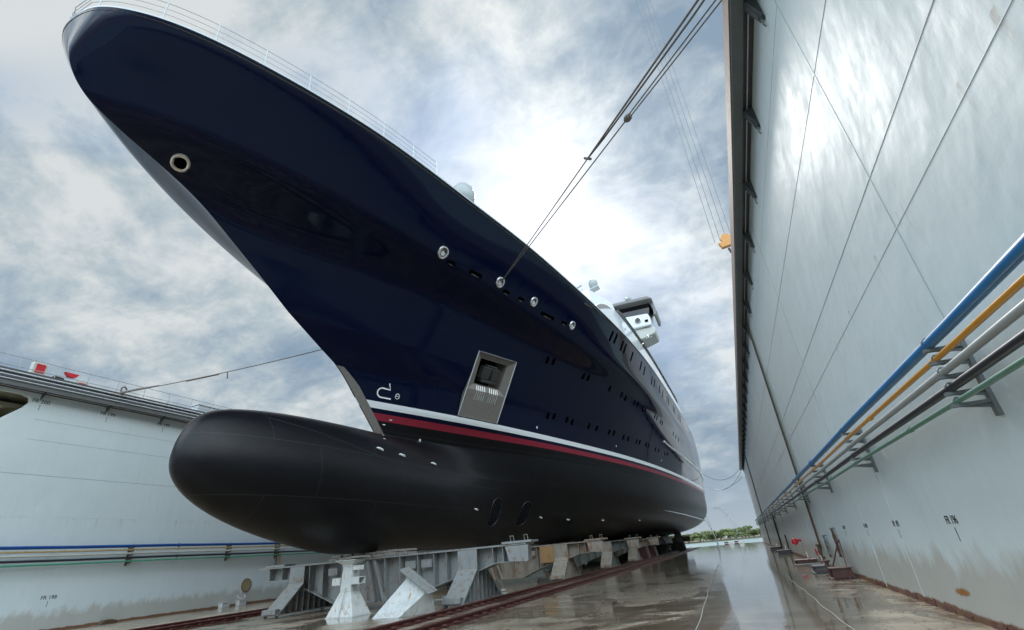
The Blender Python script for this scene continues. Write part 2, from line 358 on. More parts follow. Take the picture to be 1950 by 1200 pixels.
# ================================================================ the dock itself
RW, LW = 3.2, -35.0          # inner faces of the right and left wing walls
WALL_TOP = 12.3; FAR = 103.0
fl = MB().box(-44, 9, -30, 118, -0.6, 0).build('dock_floor', 'floor'); kind(fl, 'structure')
def water_mat():
    m, t, b = new_mat('harbour_water'); co = t.add('ShaderNodeTexCoord').outputs['Object']
    t.link(t.mix(t.noise(co, .02, 4), (.16, .26, .27), (.24, .33, .33)), b.inputs['Base Color']); b.inputs['Roughness'].default_value = .22
    bn = t.add('ShaderNodeBump'); bn.inputs['Strength'].default_value = .5; bn.inputs['Distance'].default_value = .15
    t.link(t.noise(t.mapping(co, (.3, 1, 1)), 1.2, 4), bn.inputs['Height']); t.link(bn.outputs[0], b.inputs['Normal']); return m
MT['water'] = water_mat()
wt = MB().poly([(-2500, -2500, -.35), (2500, -2500, -.35), (2500, 3500, -.35), (-2500, 3500, -.35)]).build('water', 'water'); kind(wt, 'structure')
gm = plain('far_shore_soil', (.12, .11, .07), .9)
MT['shore'] = gm
sh = MB().box(-900, 700, 262, 700, -.6, .25).build('ground', 'shore'); kind(sh, 'structure')

# ---- right wing wall
def seam_line(parent, x, y0, y1, z, mat='seam', s=-1): MB().box(x if s > 0 else x-.006, x+.006 if s > 0 else x, y0, y1, z-.006, z+.006).build('weld_seam', mat, parent)
rw = thing('wing_wall', 'tall glossy grey-green steel dock wall on the right, carrying the five pipes', 'dock wall', (RW, 0, 0))
MB().box(RW, RW+4.5, -30, FAR, 0.0, WALL_TOP).build('wall_panel', 'wall', rw)
for z, mt in ((5.45, 'seam_light'), (6.42, 'seam'), (8.85, 'seam'), (10.9, 'seam_light')): seam_line(rw, RW, -30, FAR, z, mt)
for y in (-2.4, 7.75, 17.6, 34.5, 47.6, 60.9): MB().box(RW-.005, RW, y-.008, y+.008, 3.95 if y > 7 else 5.5, WALL_TOP-.1).build('weld_seam', 'seam', rw)
for y in (14.2, 17.4, 24.2, 30.8, 37.6, 44.3): MB().box(RW-.006, RW, y-.02, y+.02, .05, 2.75).build('stiffener_line', 'seam_light', rw)
XO = 2.64
MB().box(XO+.06, RW+4.5, -30, FAR, WALL_TOP+.02, WALL_TOP+.34).build('walkway_deck', 'soffit', rw)
MB().box(XO, XO+.03, -30, FAR, WALL_TOP-.02, WALL_TOP+.5).build('walkway_edge_plate', 'beige', rw)
MB().box(XO+.032, XO+.30, -30, FAR, WALL_TOP-.10, WALL_TOP+.018).build('edge_beam', 'fascia', rw)
MB().tube([(XO+.42, -30, WALL_TOP-.05), (XO+.42, FAR, WALL_TOP-.05)], .017, 6).build('conduit', 'lgrey', rw)
for k in range(31):
    y = -1.5 + 3.33*k
    b = MB()
    b.prism([(XO+.31, WALL_TOP-.01), (RW, WALL_TOP-.01), (RW, WALL_TOP-.78), (RW-.13, WALL_TOP-.70), (XO+.31, WALL_TOP-.16)], 1, y-.03, y+.03)
    b.obox(((XO+.31+RW-.06)/2, y, WALL_TOP-.45), ((RW-.06-XO-.31)/2, 0, -.29), (0, .12, 0), (.006, 0, .008))
    b.build('bracket', 'soffit', rw)
    if k < 12: MB().tube([(RW-.07, y, WALL_TOP-.72), (RW-.06, y+.03, WALL_TOP-.84), (RW-.09, y-.02, WALL_TOP-.93), (RW-.05, y, WALL_TOP-1.02)], .018, 5).build('chain_tail', 'bracket', rw)
def frame_mark(parent, txt, x, y, z, side, size=.20, light=False):
    r = (0, -1, 0) if side > 0 else (0, 1, 0)
    d = -.004 if side > 0 else .004
    o = text_mesh('frame_number', txt, size, 'ink', parent, (x+d, y, z), r, (0, 0, 1), .002, .001)
    if light:
        text_mesh('number_outline', txt, size, 'wink', parent, (x+d*.4, y+.007, z+.009), r, (0, 0, 1), .001, .004)
    MB().box(min(x, x+d), max(x, x+d), y-.012, y+.012, z-.34*size/.2, z-.12*size/.2).build('tick_mark', 'ink', parent)
frame_mark(rw, 'FR 196', RW, 10.75, 1.53, 1, .185, True)
frame_mark(rw, 'FR 192', RW, 14.15, 1.53, 1, .17, True)
frame_mark(rw, 'FR 190', RW, 17.3, 1.53, 1, .15)
frame_mark(rw, 'FR 188', RW, 20.7, 1.53, 1, .15)
# rust patch bleeding from a scrape
def rustpatch():
    m, t, b = new_mat('rust_patch'); co = t.add('ShaderNodeTexCoord').outputs['Object']; s = t.add('ShaderNodeSeparateXYZ'); t.link(co, s.inputs[0])
    e = t.math('ADD', t.math('POWER', t.math('DIVIDE', s.outputs[1], .40), 2.0), t.math('POWER', t.math('DIVIDE', t.math('ADD', s.outputs[2], t.math('MULTIPLY', s.outputs[1], .05)), .07), 2.0))
    e = t.math('ADD', e, t.math('MULTIPLY', t.math('SUBTRACT', t.noise(co, 9, 6, .7), .5), 1.7))
    c = t.ramp(e, [(.0, (.28, .10, .018)), (.35, (.42, .19, .035)), (1, (.36, .30, .20))]); t.link(c, b.inputs['Base Color'])
    t.link(t.ramp(e, [(.05, 1), (1.0, 0)]), b.inputs['Alpha']); b.inputs['Roughness'].default_value = .8; return m
MT['rustpatch'] = rustpatch()
def patch_obj(par, x, y, z, ly, lz, off):
    o = MB().poly([(0, -ly, -lz), (0, ly, -lz), (0, ly, lz), (0, -ly, lz)]).build('rust_stain', 'rustpatch', None); o.parent = par; o.location = (x+off-par.location.x, y-par.location.y, z-par.location.z); return o
patch_obj(rw, RW, 11.7, .42, .75, .17, -.004)
# flaking scale along the foot of the wall
for k, (y, s_) in enumerate([(9.2, .22), (10.1, .36), (10.7, .3), (11.9, .18), (12.8, .3), (13.9, .35), (15.2, .4), (16.7, .3), (18.2, .5)]):
    pts = [(y - s_ + 2*s_*i/9, .02 + random.uniform(.02, .10)*s_/.3) for i in range(10)]
    b = MB().prism([(y-s_, 0)] + pts + [(y+s_, 0)], 0, RW-.012, RW-.001).build('rust_scale', 'rail', rw)

# ---- pipes on the right wall; every run is a thing, every support another
def pipe(name, label, x, z, r, mat, y0, y1, coups, group, step):
    t = thing(name, label, 'pipe', (x, y0, z), group)
    MB().tube([(x, y0 + (y1-y0)*i/40, z + .010*math.sin(i*1.7)) for i in range(41)], r, 16).build('pipe_run', mat, t, smooth=True)
    for y in coups: MB().lathe((x, y-.05, z), [(r*.98, 0), (r*1.32, 0), (r*1.32, .10), (r*.98, .10)], (0, 1, 0), 16).build('coupling', mat, t, smooth=True)
    return t
PG = 'pipes along the right wall'
for nm, lb, z, r, mt, cp in (('blue_pipe', 'thick bright blue pipe, highest of the five on the right wall', 3.63, .070, 'blue', (20.2, 44, 70)),
        ('yellow_pipe', 'slim yellow pipe just under the blue one on the right wall', 3.42, .038, 'yellow', (11.4, 20.3, 51)),
        ('grey_pipe', 'light grey pipe in the middle of the run on the right wall', 3.24, .047, 'pgrey', (20.4, 58)),
        ('black_pipe', 'black rubber-clad pipe, fourth down on the right wall', 3.03, .052, 'pblack', (20.5, 60)),
        ('green_pipe', 'slim dull green pipe, lowest of the five on the right wall', 2.86, .033, 'green', (9.6, 17.5, 45))):
    pipe(nm, lb, 2.85, z, r, mt, -25, FAR-1, cp, PG, 1)
def support(x, y, sx, zs, label, group, mat='bracket'):
    t = thing('pipe_support', label, 'pipe bracket', (x, y, 0), group)
    X = x; W = X - sx*(RW - 2.85) if sx < 0 else X
    wallx = RW if sx > 0 else LW
    MB().box(min(wallx, wallx - sx*.05), max(wallx, wallx - sx*.05), y-.05, y+.05, zs[-1][0]-.24, zs[0][0]-.02).build('upright', mat, t)
    for (z, r) in zs:
        b = MB(); b.box(min(x-sx*.09, wallx-sx*.05), max(x-sx*.09, wallx-sx*.05), y-.035, y+.035, z-r-.045, z-r-.003)
        b.hexa([(wallx-sx*.05, y-.01, z-r-.05), (wallx-sx*.05, y-.01, z-r-.10), (x, y-.01, z-r-.05)], [(wallx-sx*.05, y+.01, z-r-.05), (wallx-sx*.05, y+.01, z-r-.10), (x, y+.01, z-r-.05)])
        b.build('arm', mat, t)
        n = 10; MB().tube([(x + sx*(r+.006)*-math.cos(math.pi*i/n), y, z + (r+.006)*math.sin(math.pi*i/n)) for i in range(n+1)], .010, 6).build('clamp', mat, t)
    return t
ZR = [(3.63, .070), (3.42, .038), (3.24, .047), (3.03, .052), (2.86, .033)]
s0 = support(2.85, 7.6, 1, ZR, 'nearest steel pipe bracket on the right wall, five arms under the pipes', 'pipe brackets on the right wall')
ordn = ['second', 'third', 'fourth', 'fifth', 'sixth', 'seventh', 'eighth', 'ninth', 'tenth', 'eleventh', 'twelfth', 'thirteenth', 'fourteenth', 'fifteenth', 'sixteenth']
yy = [13.9, 20.4, 26.9, 33.4, 39.9, 46.4, 52.9, 59.4, 65.9, 72.4, 78.9, 85.4, 91.9, 98.4]
for k, y in enumerate(yy): dup(s0, (0, y-7.6, 0), f'{ordn[k]} steel pipe bracket from the camera along the right wall')
dup(s0, (0, -6.6, 0), 'steel pipe bracket on the right wall beyond the right edge of view')
# vertical pipes
def vpipe(name, label, y, x, r, mat, z0, z1):
    o = MB().tube([(x, y, z0), (x, y, z1)], r, 8).build(name, mat, None, smooth=True); return tag(o, label, 'pipe', 'upright pipes on the right wall')
vpipe('downpipe', 'dark brown upright pipe, thickest of the group crossing behind the right wall pipes', 27.6, RW-.09, .042, 'brown', .7, 12.1)
vpipe('downpipe', 'thin rusty brown upright pipe beside the thick dark one on the right wall', 27.9, RW-.07, .035, 'brown', .8, 12.1)
vpipe('downpipe', 'very thin dull green upright pipe of the group on the right wall', 27.25, RW-.06, .014, 'green', 2.4, 12.1)
vpipe('downpipe', 'dark upright pipe running down to the floor halfway along the right wall', 55, RW-.09, .07, 'pblack', .2, 3.2)
vpipe('downpipe', 'thin upright pipe climbing far down the right wall near its end', 76, RW-.09, .07, 'bracket', .2, 12)
vpipe('downpipe', 'short upright pipe low on the right wall beyond the red valve', 47, RW-.09, .05, 'pblack', .2, 1.3)
# valve cluster at foot of the vertical pipes
v = thing('valve_cluster', 'rusty brown valve cluster at the foot of the upright pipes', 'valve', (RW-.15, 27.6, .5))
MB().lathe((RW-.16, 27.6, .55), [(.05, -.25), (.11, -.22), (.11, -.12), (.06, -.1), (.09, .1), (.06, .3), (.11, .32), (.11, .38)], (0, 0, 1), 12).build('valve_body', 'brown', v, smooth=True)
MB().loop([(RW-.32, 27.6+.15*math.cos(a*math.pi/8), .62+.15*math.sin(a*math.pi/8)) for a in range(16)], .018).build('handwheel', 'red', v, smooth=True)
MB().tube([(RW-.32, 27.6, .62), (RW-.12, 27.6, .62)], .02, 6).build('stem', 'brown', v)
v = thing('fire_hydrant', 'bright red hydrant valve sticking out low from the right wall', 'hydrant', (RW-.1, 36.5, 1.0))
MB().tube([(RW, 36.5, 1.0), (RW-.35, 36.5, 1.0)], .07, 10).build('outlet', 'red', v, smooth=True)
MB().lathe((RW-.36, 36.5, .98), [(.03, -.22), (.16, -.16), (.17, .05), (.1, .14), (.05, .16)], (0, 0, 1), 14).build('valve_body', 'red', v, smooth=True)
MB().tube([(RW-.36, 36.35, 1.22), (RW-.36, 36.65, 1.22)], .022, 6).build('handle', 'red', v)
# coiled rope / ladder hanging on hooks
def hung_rope(y, z0, z1, mat, label):
    t = thing('hanging_rope', label, 'rope', (RW-.1, y, z0), 'ropes hung on the right wall')
    MB().box(RW-.16, RW, y-.03, y+.03, z1, z1+.05).build('hook', 'bracket', t)
    for k in range(5):
        dy = (k-2)*.045; p = [(RW-.10-.03*math.sin(i*1.1+k), y+dy+.05*math.sin(i*.9+k*2), z1 - (z1-z0)*i/14*random.uniform(.93, 1)) for i in range(15)]
        MB().tube(p, .022, 6).build('strand', mat, t, smooth=True)
hung_rope(25.4, .45, 1.25, 'bracket', 'grey chain bundle hanging between the red hydrant and the upright pipes')
hung_rope(22.7, .55, 1.5, 'brown', 'ragged brown and yellow rope bundle hanging on the right wall near the rusty stands')
# rusty steel stands along the foot of the right wall
def stand(y, x, w_, l_, h, label, mat='redox', tripod=False):
    t = thing('steel_stand', label, 'steel stand', (x, y, 0), 'rusty stands along the right wall foot')
    MB().box(x-w_/2, x+w_/2, y-l_/2, y-l_/2+.03, .04, h).build('side_plate', mat, t, bevel=.004); MB().box(x-w_/2, x+w_/2, y+l_/2-.03, y+l_/2, .04, h).build('side_plate', mat, t, bevel=.004)
    MB().box(x-w_/2-.04, x+w_/2+.04, y-l_/2-.04, y+l_/2+.04, h, h+.03).build('top_plate', mat, t, bevel=.004)
    MB().box(x-w_/2-.1, x+w_/2+.1, y-l_/2+.03, y+l_/2-.03, .0, .035).build('base_plate', mat, t)
    if tripod:
        MB().bar((x+.15, y-l_/2-.06, 0.0), (x+.34, y+.5, 1.15), .035, .035).build('strut', mat, t)
        MB().bar((x-.15, y+l_/2, h), (x+.32, y+.52, 1.15), .035, .035).build('strut', mat, t)
    else:
        MB().bar((x+.1, y-l_/2, h+.03), (x+.3, y+l_/2+1.2, h+.28), .04, .04).build('strut', mat, t)
stand(21.3, 2.75, .58, .75, .32, 'dark red steel stand with two leaning struts, nearest at the right wall foot', tripod=True)
stand(24.6, 2.55, .5, 1.1, .24, 'dark brown tray-like steel stand behind the red one with leaning struts', 'soffit')
stand(30.5, 2.6, .9, 1.0, .22, 'low dark steel stand near the wall, third of the rusty stands')
stand(46.5, 2.7, .9, 1.0, .25, 'small dark steel stand far down at the right wall foot', 'soffit')
stand(58, 2.7, .9, 1.0, .25, 'tiny far steel stand at the right wall foot, furthest away', 'soffit')
t = thing('post_anchor', 'short rusty bollard post between the nearest stands on the right', 'bollard', (2.45, 23.0, 0))
MB().lathe((2.6, 22.9, 0), [(.16, 0), (.16, .03), (.07, .04), (.07, .42), (.12, .44), (.12, .50)], (0, 0, 1), 12).build('post', 'redox', t, smooth=True)
MB().box(2.1, 2.6, 22.86, 22.94, .16, .20).build('cross_bar', 'redox', t)
o = MB().tube([(1.9, 27.2, .18), (2.9, 27.2, .19)], .035, 8).build('loose_pipe', 'bracket', None, smooth=True); tag(o, 'loose grey bar lying across the gap between the rusty stands', 'bar')
# hoses on the floor
def wob(a, b, n=30, amp=.05, z=.02):
    return [(a[0]+(b[0]-a[0])*i/n + amp*math.sin(i*.9)*math.sin(i*.37+1), a[1]+(b[1]-a[1])*i/n, z) for i in range(n+1)]
o = MB().tube(wob((-1.85, 38), (-1.22, 9.5), amp=.03), .010, 6).build('floor_hose', 'hose', None, smooth=True); tag(o, 'thin white hose lying on the wet floor left of the bright puddle', 'hose', 'hoses on the dock floor')
o = MB().tube(wob((1.2, 24), (1.33, 9.0), amp=.03), .008, 6).build('floor_hose', 'hose', None, smooth=True); tag(o, 'thin white hose lying on the floor closest to the right wall', 'hose', 'hoses on the dock floor')

# ---- left wing wall
lw = thing('wing_wall', 'pale grey-green steel dock wall on the left, oval opening near its top', 'dock wall', (LW, 0, 0))
hole = [(6.0, 9.2), (11.6, 9.2), (12.4, 9.75), (13.2, 10.7), (13.75, 11.25), (13.98, 11.6), (13.9, 11.86), (13.5, 11.97), (6.0, 11.97)]
bm = bmesh.new()
T_L = 12.15
outer = [(-30, 0), (FAR, 0), (FAR, T_L), (-30, T_L)]
ov = [bm.verts.new((0, y, z)) for y, z in outer]; hv = [bm.verts.new((0, y, z)) for y, z in hole]
ed = [bm.edges.new((ov[i], ov[(i+1) % 4])) for i in range(4)] + [bm.edges.new((hv[i], hv[(i+1) % len(hv)])) for i in range(len(hv))]
bmesh.ops.triangle_fill(bm, edges=ed, use_beauty=True)
bmesh.ops.recalc_face_normals(bm, faces=bm.faces)
for f in bm.faces:
    if f.normal.x < 0: f.normal_flip()
# reveal of the opening
hb = [bm.verts.new((-.25, y, z)) for y, z in hole]
for i in range(len(hole)): j = (i+1) % len(hole); bm.faces.new((hv[i], hv[j], hb[j], hb[i]))
me = bpy.data.meshes.new('wall_panel'); bm.to_mesh(me); bm.free(); me.materials.append(MT['wall'])
o = bpy.data.objects.new('wall_panel', me); col.objects.link(o); o.parent = lw
MB().box(LW-4.5, LW-4.3, -30, FAR, 0, T_L).build('outer_plating', 'wall', lw)
MB().box(LW-4.3, LW-.02, FAR-.1, FAR-.02, 0, T_L).build('end_plating', 'wall', lw)
b = MB(); b.box(LW-4.2, LW-.26, 4, 16, 9.0, 9.1); b.box(LW-4.2, LW-.26, 4, 16, 12.0, 12.1); b.box(LW-4.25, LW-4.15, 4, 16, 9.1, 12.0); b.box(LW-4.2, LW-.26, 15.9, 16, 9.1, 12)
b.build('machinery_room', 'room', lw)
MB().box(LW-4.1, LW-1.2, 9, 14.5, 11.45, 11.7).build('room_girder', 'room', lw)
lt = MB().tube([(LW-1.6, 9.5, 11.3), (LW-1.5, 13.2, 11.35)], .05, 8).build('tube_lamp', 'lamp', lw)
MB().lathe((LW-1.0, 11.2, 10.1), [(.05, 0), (.8, .02), (1.0, .4), (.8, .9), (.05, 1.1)], (0, 0, 1), 20).build('white_drum', 'white', lw, smooth=True)
for z, mt in ((5.62, 'seam_light'), (7.75, 'seam'), (9.6, 'seam'), (10.7, 'seam')):
    if z < 9: MB().box(LW, LW+.006, -30, FAR, z-.012, z+.012).build('weld_seam', mt, lw)
    else: MB().box(LW, LW+.006, 14.4, FAR, z-.010, z+.010).build('weld_seam', mt, lw)
# walkway with stepped longitudinals
b = MB(); b.box(LW-4.4, LW+.60, -30, FAR, T_L+.03, T_L+.12); b.build('walkway_deck', 'soffit', lw)
MB().box(LW+.60, LW+.66, -30, FAR, T_L-.02, T_L+.30).build('edge_beam', 'fascia', lw)
for k, (dx, z, r, mt) in enumerate(((.72, T_L+.28, .030, 'lgrey'), (.60, T_L+.52, .035, 'lgrey'), (.50, T_L+.76, .045, 'lgrey'), (.25, T_L+.02, .02, 'lgrey'))):
    MB().tube([(LW+dx, -30, z), (LW+dx, FAR, z)], r, 8).build('longitudinal_pipe', mt, lw, smooth=True)
b = MB(); b.box(LW+.30, LW+.42, -30, FAR, T_L+.12, T_L+.95); b.build('kerb_plate', 'soffit', lw)
for k in range(31):
    y = 4.1 + 3.42*k
    if y > FAR: break
    MB().prism([(LW, T_L+.02), (LW+.58, T_L+.02), (LW+.58, T_L-.02), (LW, T_L-.38)], 1, y-.012, y+.012).build('bracket', 'soffit', lw)
for txt, y in (('FR 200', 14.45), ('FR 199', 17.95), ('FR 197', 21.5)): frame_mark(lw, txt, LW, y, 11.72, -1, .30)
frame_mark(lw, 'FR 198', LW, 17.7, 1.62, -1, .26)
frame_mark(lw, 'FR 191', LW, 33.2, 1.9, -1, .28)
# railing on the left wall: a thing
rl = thing('guard_rail', 'thin steel handrail along the top of the left dock wall', 'railing', (LW+.3, 0, T_L))
for z in (13.85, 13.30): MB().tube([(LW+.3, -10, z), (LW+.3, FAR, z)], .022, 6).build('rail_tube', 'pgrey', rl, smooth=True)
for k in range(64):
    MB().tube([(LW+.3, -9 + 1.68*k, T_L+.12), (LW+.3, -9 + 1.68*k, 13.85)], .022, 6).build('post', 'pgrey', rl)
def cabinet(name, y0, y1, z0, z1, label, cat, kindm):
    t = thing(name, label, cat, (LW-.1, (y0+y1)/2, z0))
    MB().box(LW-.30, LW+.05, y0, y1, z0, z1).build('cabinet_body', kindm, t, bevel=.02)
    MB().box(LW+.052, LW+.075, y0+.13, y1-.13, z0+.09, z1-.09).build('red_panel', 'red', t, bevel=.005)
    MB().tube([(LW-.1, (y0+y1)/2, 12.25), (LW-.1, (y0+y1)/2, z0)], .05, 6).build('post', 'pgrey', t)
cabinet('fire_cabinet', 13.5, 14.2, 13.2, 13.9, 'upright cabinet with a red front above the left wall walkway', 'cabinet', 'cream')
cabinet('hose_box', 15.75, 16.4, 13.1, 13.35, 'small low red and cream box on the left walkway', 'box', 'cream')
t = thing('hose_basket', 'red bowl-shaped basket hung on the left walkway railing', 'basket', (LW+.1, 15.4, 13.4))
MB().prism([(15.0, 13.68), (15.75, 13.68), (15.6, 13.45), (15.4, 13.38), (15.2, 13.45)], 0, LW-.05, LW+.2).build('bowl', 'red', t, bevel=.02)
MB().prism([(14.4, 13.1), (15.15, 13.1), (15.0, 13.27), (14.55, 13.3)], 0, LW-.1, LW+.2).build('hose_coil', 'brown', t)
t = thing('deck_locker', 'long pale grey locker on the left walkway above the bulb', 'locker', (LW-.2, 24.6, 12.3))
MB().box(LW-.7, LW+.1, 23.6, 25.6, 12.9, 13.62).build('locker_body', 'lgrey', t, bevel=.04); MB().box(LW-.75, LW+.15, 23.55, 25.65, 13.625, 13.72).build('lid', 'lgrey', t, bevel=.02)
b = MB(); b.box(LW-.6, LW-.5, 23.7, 23.8, 12.25, 12.9); b.box(LW-.1, LW, 25.4, 25.5, 12.25, 12.9); b.build('legs', 'pgrey', t)
# left pipes
PL = 'pipes along the left wall'
for nm, lb, z, r, mt in (('blue_pipe', 'deep blue pipe, highest of the five on the left wall', 4.05, .085, 'blue_dark'), ('yellow_pipe', 'faded yellow pipe below the blue one on the left wall', 3.84, .045, 'pale_yellow'),
        ('white_pipe', 'cream white pipe, middle of the five on the left wall', 3.64, .055, 'cream'), ('black_pipe', 'dark navy-black pipe, fourth down on the left wall', 3.40, .060, 'pblack'),
        ('green_pipe', 'bright sea-green pipe, lowest of the five on the left wall', 3.21, .045, 'green_bright')):
    pipe(nm, lb, LW+.4, z, r, mt, -10, FAR-1, (24.1, 38), PL, 1)
ZL = [(4.05, .085), (3.84, .045), (3.64, .055), (3.40, .06), (3.21, .045)]
s1 = support(LW+.4, 21.2, -1, ZL, 'rusty pipe bracket on the left wall in the open stretch left of the bulb', 'pipe brackets on the left wall', 'brown')
dup(s1, (0, 6.85, 0), 'rusty pipe bracket on the left wall just left of the black bulb')
dup(s1, (0, 11.3, 0), 'rusty pipe bracket on the left wall above the cradle beam end')
dup(s1, (0, -6.85, 0), 'rusty pipe bracket on the left wall beyond the left photo edge')
tag(MB().tube([(LW+.12, 33.0, 3.3), (LW+.12, 33.0, 1.9)], .05, 8).build('drain_pipe', 'pale_yellow', None, smooth=True), 'short faded yellow upright pipe below the left wall pipes', 'pipe', 'drain pipes on the left wall')
tag(MB().tube([(LW+.12, 32.6, 3.3), (LW+.12, 32.6, 1.9)], .05, 8).build('drain_pipe', 'bracket', None, smooth=True), 'short dark upright pipe below the left wall pipes', 'pipe', 'drain pipes on the left wall')
h = thing('manhole_cover', 'round ochre manhole cover with bolts low on the left wall', 'hatch', (LW, 30.2, 1.25))
MB().lathe((LW, 30.2, 1.25), [(.46, 0), (.46, .035), (.42, .045), (.01, .045)], (1, 0, 0), 28).build('cover', 'ochre', h)
b = MB()
for a in range(20): b.lathe((LW+.045, 30.2+.41*math.cos(a*math.pi/10), 1.25+.41*math.sin(a*math.pi/10)), [(.028, 0), (.028, .03)], (1, 0, 0), 6)
b.build('bolts', 'brown', h)
tag(MB().box(LW, LW+.01, 28.9, 29.45, 1.0, 1.45).build('notice', 'white', None), 'small white notice beside the round manhole cover', 'notice')
tag(MB().tube([(LW+.01, 29.55, .62), (LW+.16, 29.6, .42), (LW+.16, 30.15, .42), (LW+.01, 30.2, .62)], .025, 6).build('grab_handle', 'white', None, smooth=True), 'white grab handle bent out under the manhole cover', 'handle')
for y, lb in ((28.4, 'left of the two small white boxes at the left wall foot'), (29.8, 'right of the two small white boxes at the left wall foot')):
    q = thing('small_box', lb, 'box', (LW+.25, y, 0), 'boxes at the left wall foot'); MB().box(LW+.02, LW+.4, y-.3, y+.3, .0, .26).build('box_body', 'white_worn', q, bevel=.015); MB().box(LW, LW+.44, y-.33, y+.33, .262, .30).build('lid', 'white_worn', q)
tag(MB().prism([(20.3, 0), (20.55, .2), (20.9, .22), (21.2, .15), (21.3, 0)], 0, LW+.1, LW+.5).build('scrap_heap', 'brown', None, bevel=.03), 'little rusty heap of scrap at the foot of the left wall', 'scrap')

# ---- rails
def rail_set(x, label, g='crane rails in the floor'):
    t = thing('floor_rail', label, 'rail', (x, 0, 0), g)
    b = MB(); b.box(x-.19, x+.19, -25, 112, .004, .028); b.build('base_flange', 'rail', t)
    MB().box(x-.13, x+.13, -25, 112, .0285, .045).build('bearing_strip', 'rail', t)
    MB().box(x-.022, x+.022, -25, 112, .0455, .12).build('web', 'rail', t); MB().box(x-.07, x+.07, -25, 112, .1205, .165).build('head', 'rail', t, bevel=.01)
    b = MB()
    y = -4.0
    while y < 80:
        b.box(x+.08, x+.24, y, y+.13, .0455, .085); b.box(x-.24, x-.08, y, y+.13, .0455, .085); y += .62
    b.build('rail_clips', 'rail', t)['kind'] = 'stuff'
rail_set(-8.1, 'rusty red rail with clips nearest the camera, right of the hull')
rail_set(-9.75, 'rusty red rail running close along the cradle feet')
rail_set(-22.4, 'rusty rail on the far side, under the left cradle feet')
rail_set(-24.2, 'rusty rail on the far side, closest to the left wall')

# grit, flakes and washed-off scale scattered on the floor
rg = random.Random(11); b = MB()
for i in range(900):
    y = 9 + 40*rg.random()**1.6; x = rg.choice((rg.uniform(-14, 3.0), rg.uniform(2.2, 3.15), rg.uniform(-9.4, -8.4))); s_ = rg.uniform(.005, .02); a = rg.uniform(0, 3.14)
    b.obox((x, y, .006+s_*.12), (s_*math.cos(a), s_*math.sin(a), 0), (-s_*.6*math.sin(a), s_*.6*math.cos(a), 0), (0, 0, s_*.15))
o = b.build('floor_grit', 'wood'); tag(o, 'loose rusty grit and paint flakes scattered over the dock floor', 'grit'); kind(o, 'stuff')
# ---- hull form
XC = -15.9
DECK_Z = 17.2
STERN_Y = 112.0
def pchip(xs, ys):
    xs = np.array(xs, float); ys = np.array(ys, float)
    h = np.diff(xs); d = np.diff(ys) / h
    m = np.zeros(len(xs))
    for i in range(1, len(xs) - 1):
        if d[i-1] * d[i] > 0:
            w1 = 2*h[i] + h[i-1]; w2 = h[i] + 2*h[i-1]
            m[i] = (w1 + w2) / (w1/d[i-1] + w2/d[i])
    m[0] = d[0]; m[-1] = d[-1]
    def f(x):
        x = np.clip(np.asarray(x, float), xs[0], xs[-1])
        i = np.clip(np.searchsorted(xs, x) - 1, 0, len(xs) - 2)
        t = (x - xs[i]) / h[i]
        return ((2*t**3 - 3*t**2 + 1)*ys[i] + (t**3 - 2*t**2 + t)*h[i]*m[i]
                + (-2*t**3 + 3*t**2)*ys[i+1] + (t**3 - t**2)*h[i]*m[i+1])
    return f
def table(f, a, b, n=1400, k=25):           # dense, kernel-smoothed lookup
    x = np.linspace(a, b, n); y = f(x)
    p = np.concatenate([2*y[0] - y[k:0:-1], y, 2*y[-1] - y[-2:-k-2:-1]])
    w = np.hanning(2*k + 1); w /= w.sum()
    y = np.convolve(p, w, 'valid')
    return lambda q: np.interp(q, x, y)
def sstep(a, b, x):
    t = np.clip((np.asarray(x, float) - a) / (b - a), 0, 1)
    return t*t*(3 - 2*t)
# profile of the stem above the bulb, y against z
stem = table(pchip([7.72, 8.4, 9.19, 10.5, 10.95, 12.19, 13.35, 14.22, 14.52, 14.80, 15.10, 15.6, 16.2, 17.2],
                   [20.2, 19.47, 18.6, 17.05, 16.1, 13.5, 10.94, 8.75, 7.45, 6.0, 4.95, 4.35, 4.05, 3.88]), 7.72, 17.2, k=22)
# nose of the bulb: y against z, a rounded end with a long flat back
def bulb_nose(z):
    z = np.asarray(z, float)
    zc = 5.3
    up = np.clip((z - zc) / (7.73 - zc), 0, 1); dn = np.clip((zc - z) / (zc - 2.25), 0, 1)
    yu = 10.3 + 2.6*(1 - np.sqrt(np.clip(1 - up**2.0, 0, 1))) + 7.0*up**9
    yd = 10.3 + 2.8*(1 - np.sqrt(np.clip(1 - dn**2.0, 0, 1))) + 5.0*dn**2.2
    return np.where(z > zc, yu, yd)
def y_start(z):
    z = np.asarray(z, float)
    return np.where(z > 7.73, stem(z), bulb_nose(z))
_wl = table(pchip([0, 2.35, 4.75, 9.1, 13.6, 20.5, 30.2, 40.2, 58.7, 75, 95],
                  [0, .80, 1.64, 2.93, 4.12, 5.75, 7.72, 9.2, 10.95, 11.8, 12.2]), 0, 95, k=60)
_dk = table(pchip(np.sqrt([0, .03, .24, .67, 1.28, 2.41, 3.95, 6.65, 9.1, 11.5, 14.8, 19.3, 24.1, 29.3, 35.4, 46.2, 55.1, 75, 110]),
                  [0, .52, 1.12, 1.73, 2.33, 3.10, 3.87, 4.97, 5.77, 6.35, 7.07, 8.25, 9.35, 10.4, 11.2, 11.85, 12.1, 12.4, 12.4]), 0, 10.5, k=50)
_w = table(pchip([0, .2, .4, .55, .7, .8, .9, 1], [0, .036, .112, .192, .335, .515, .75, 1]), 0, 1, k=60)
def wl(u): return _wl(np.clip(u, 0, None))
def dk(u): return _dk(np.sqrt(np.clip(u, 0, None)))
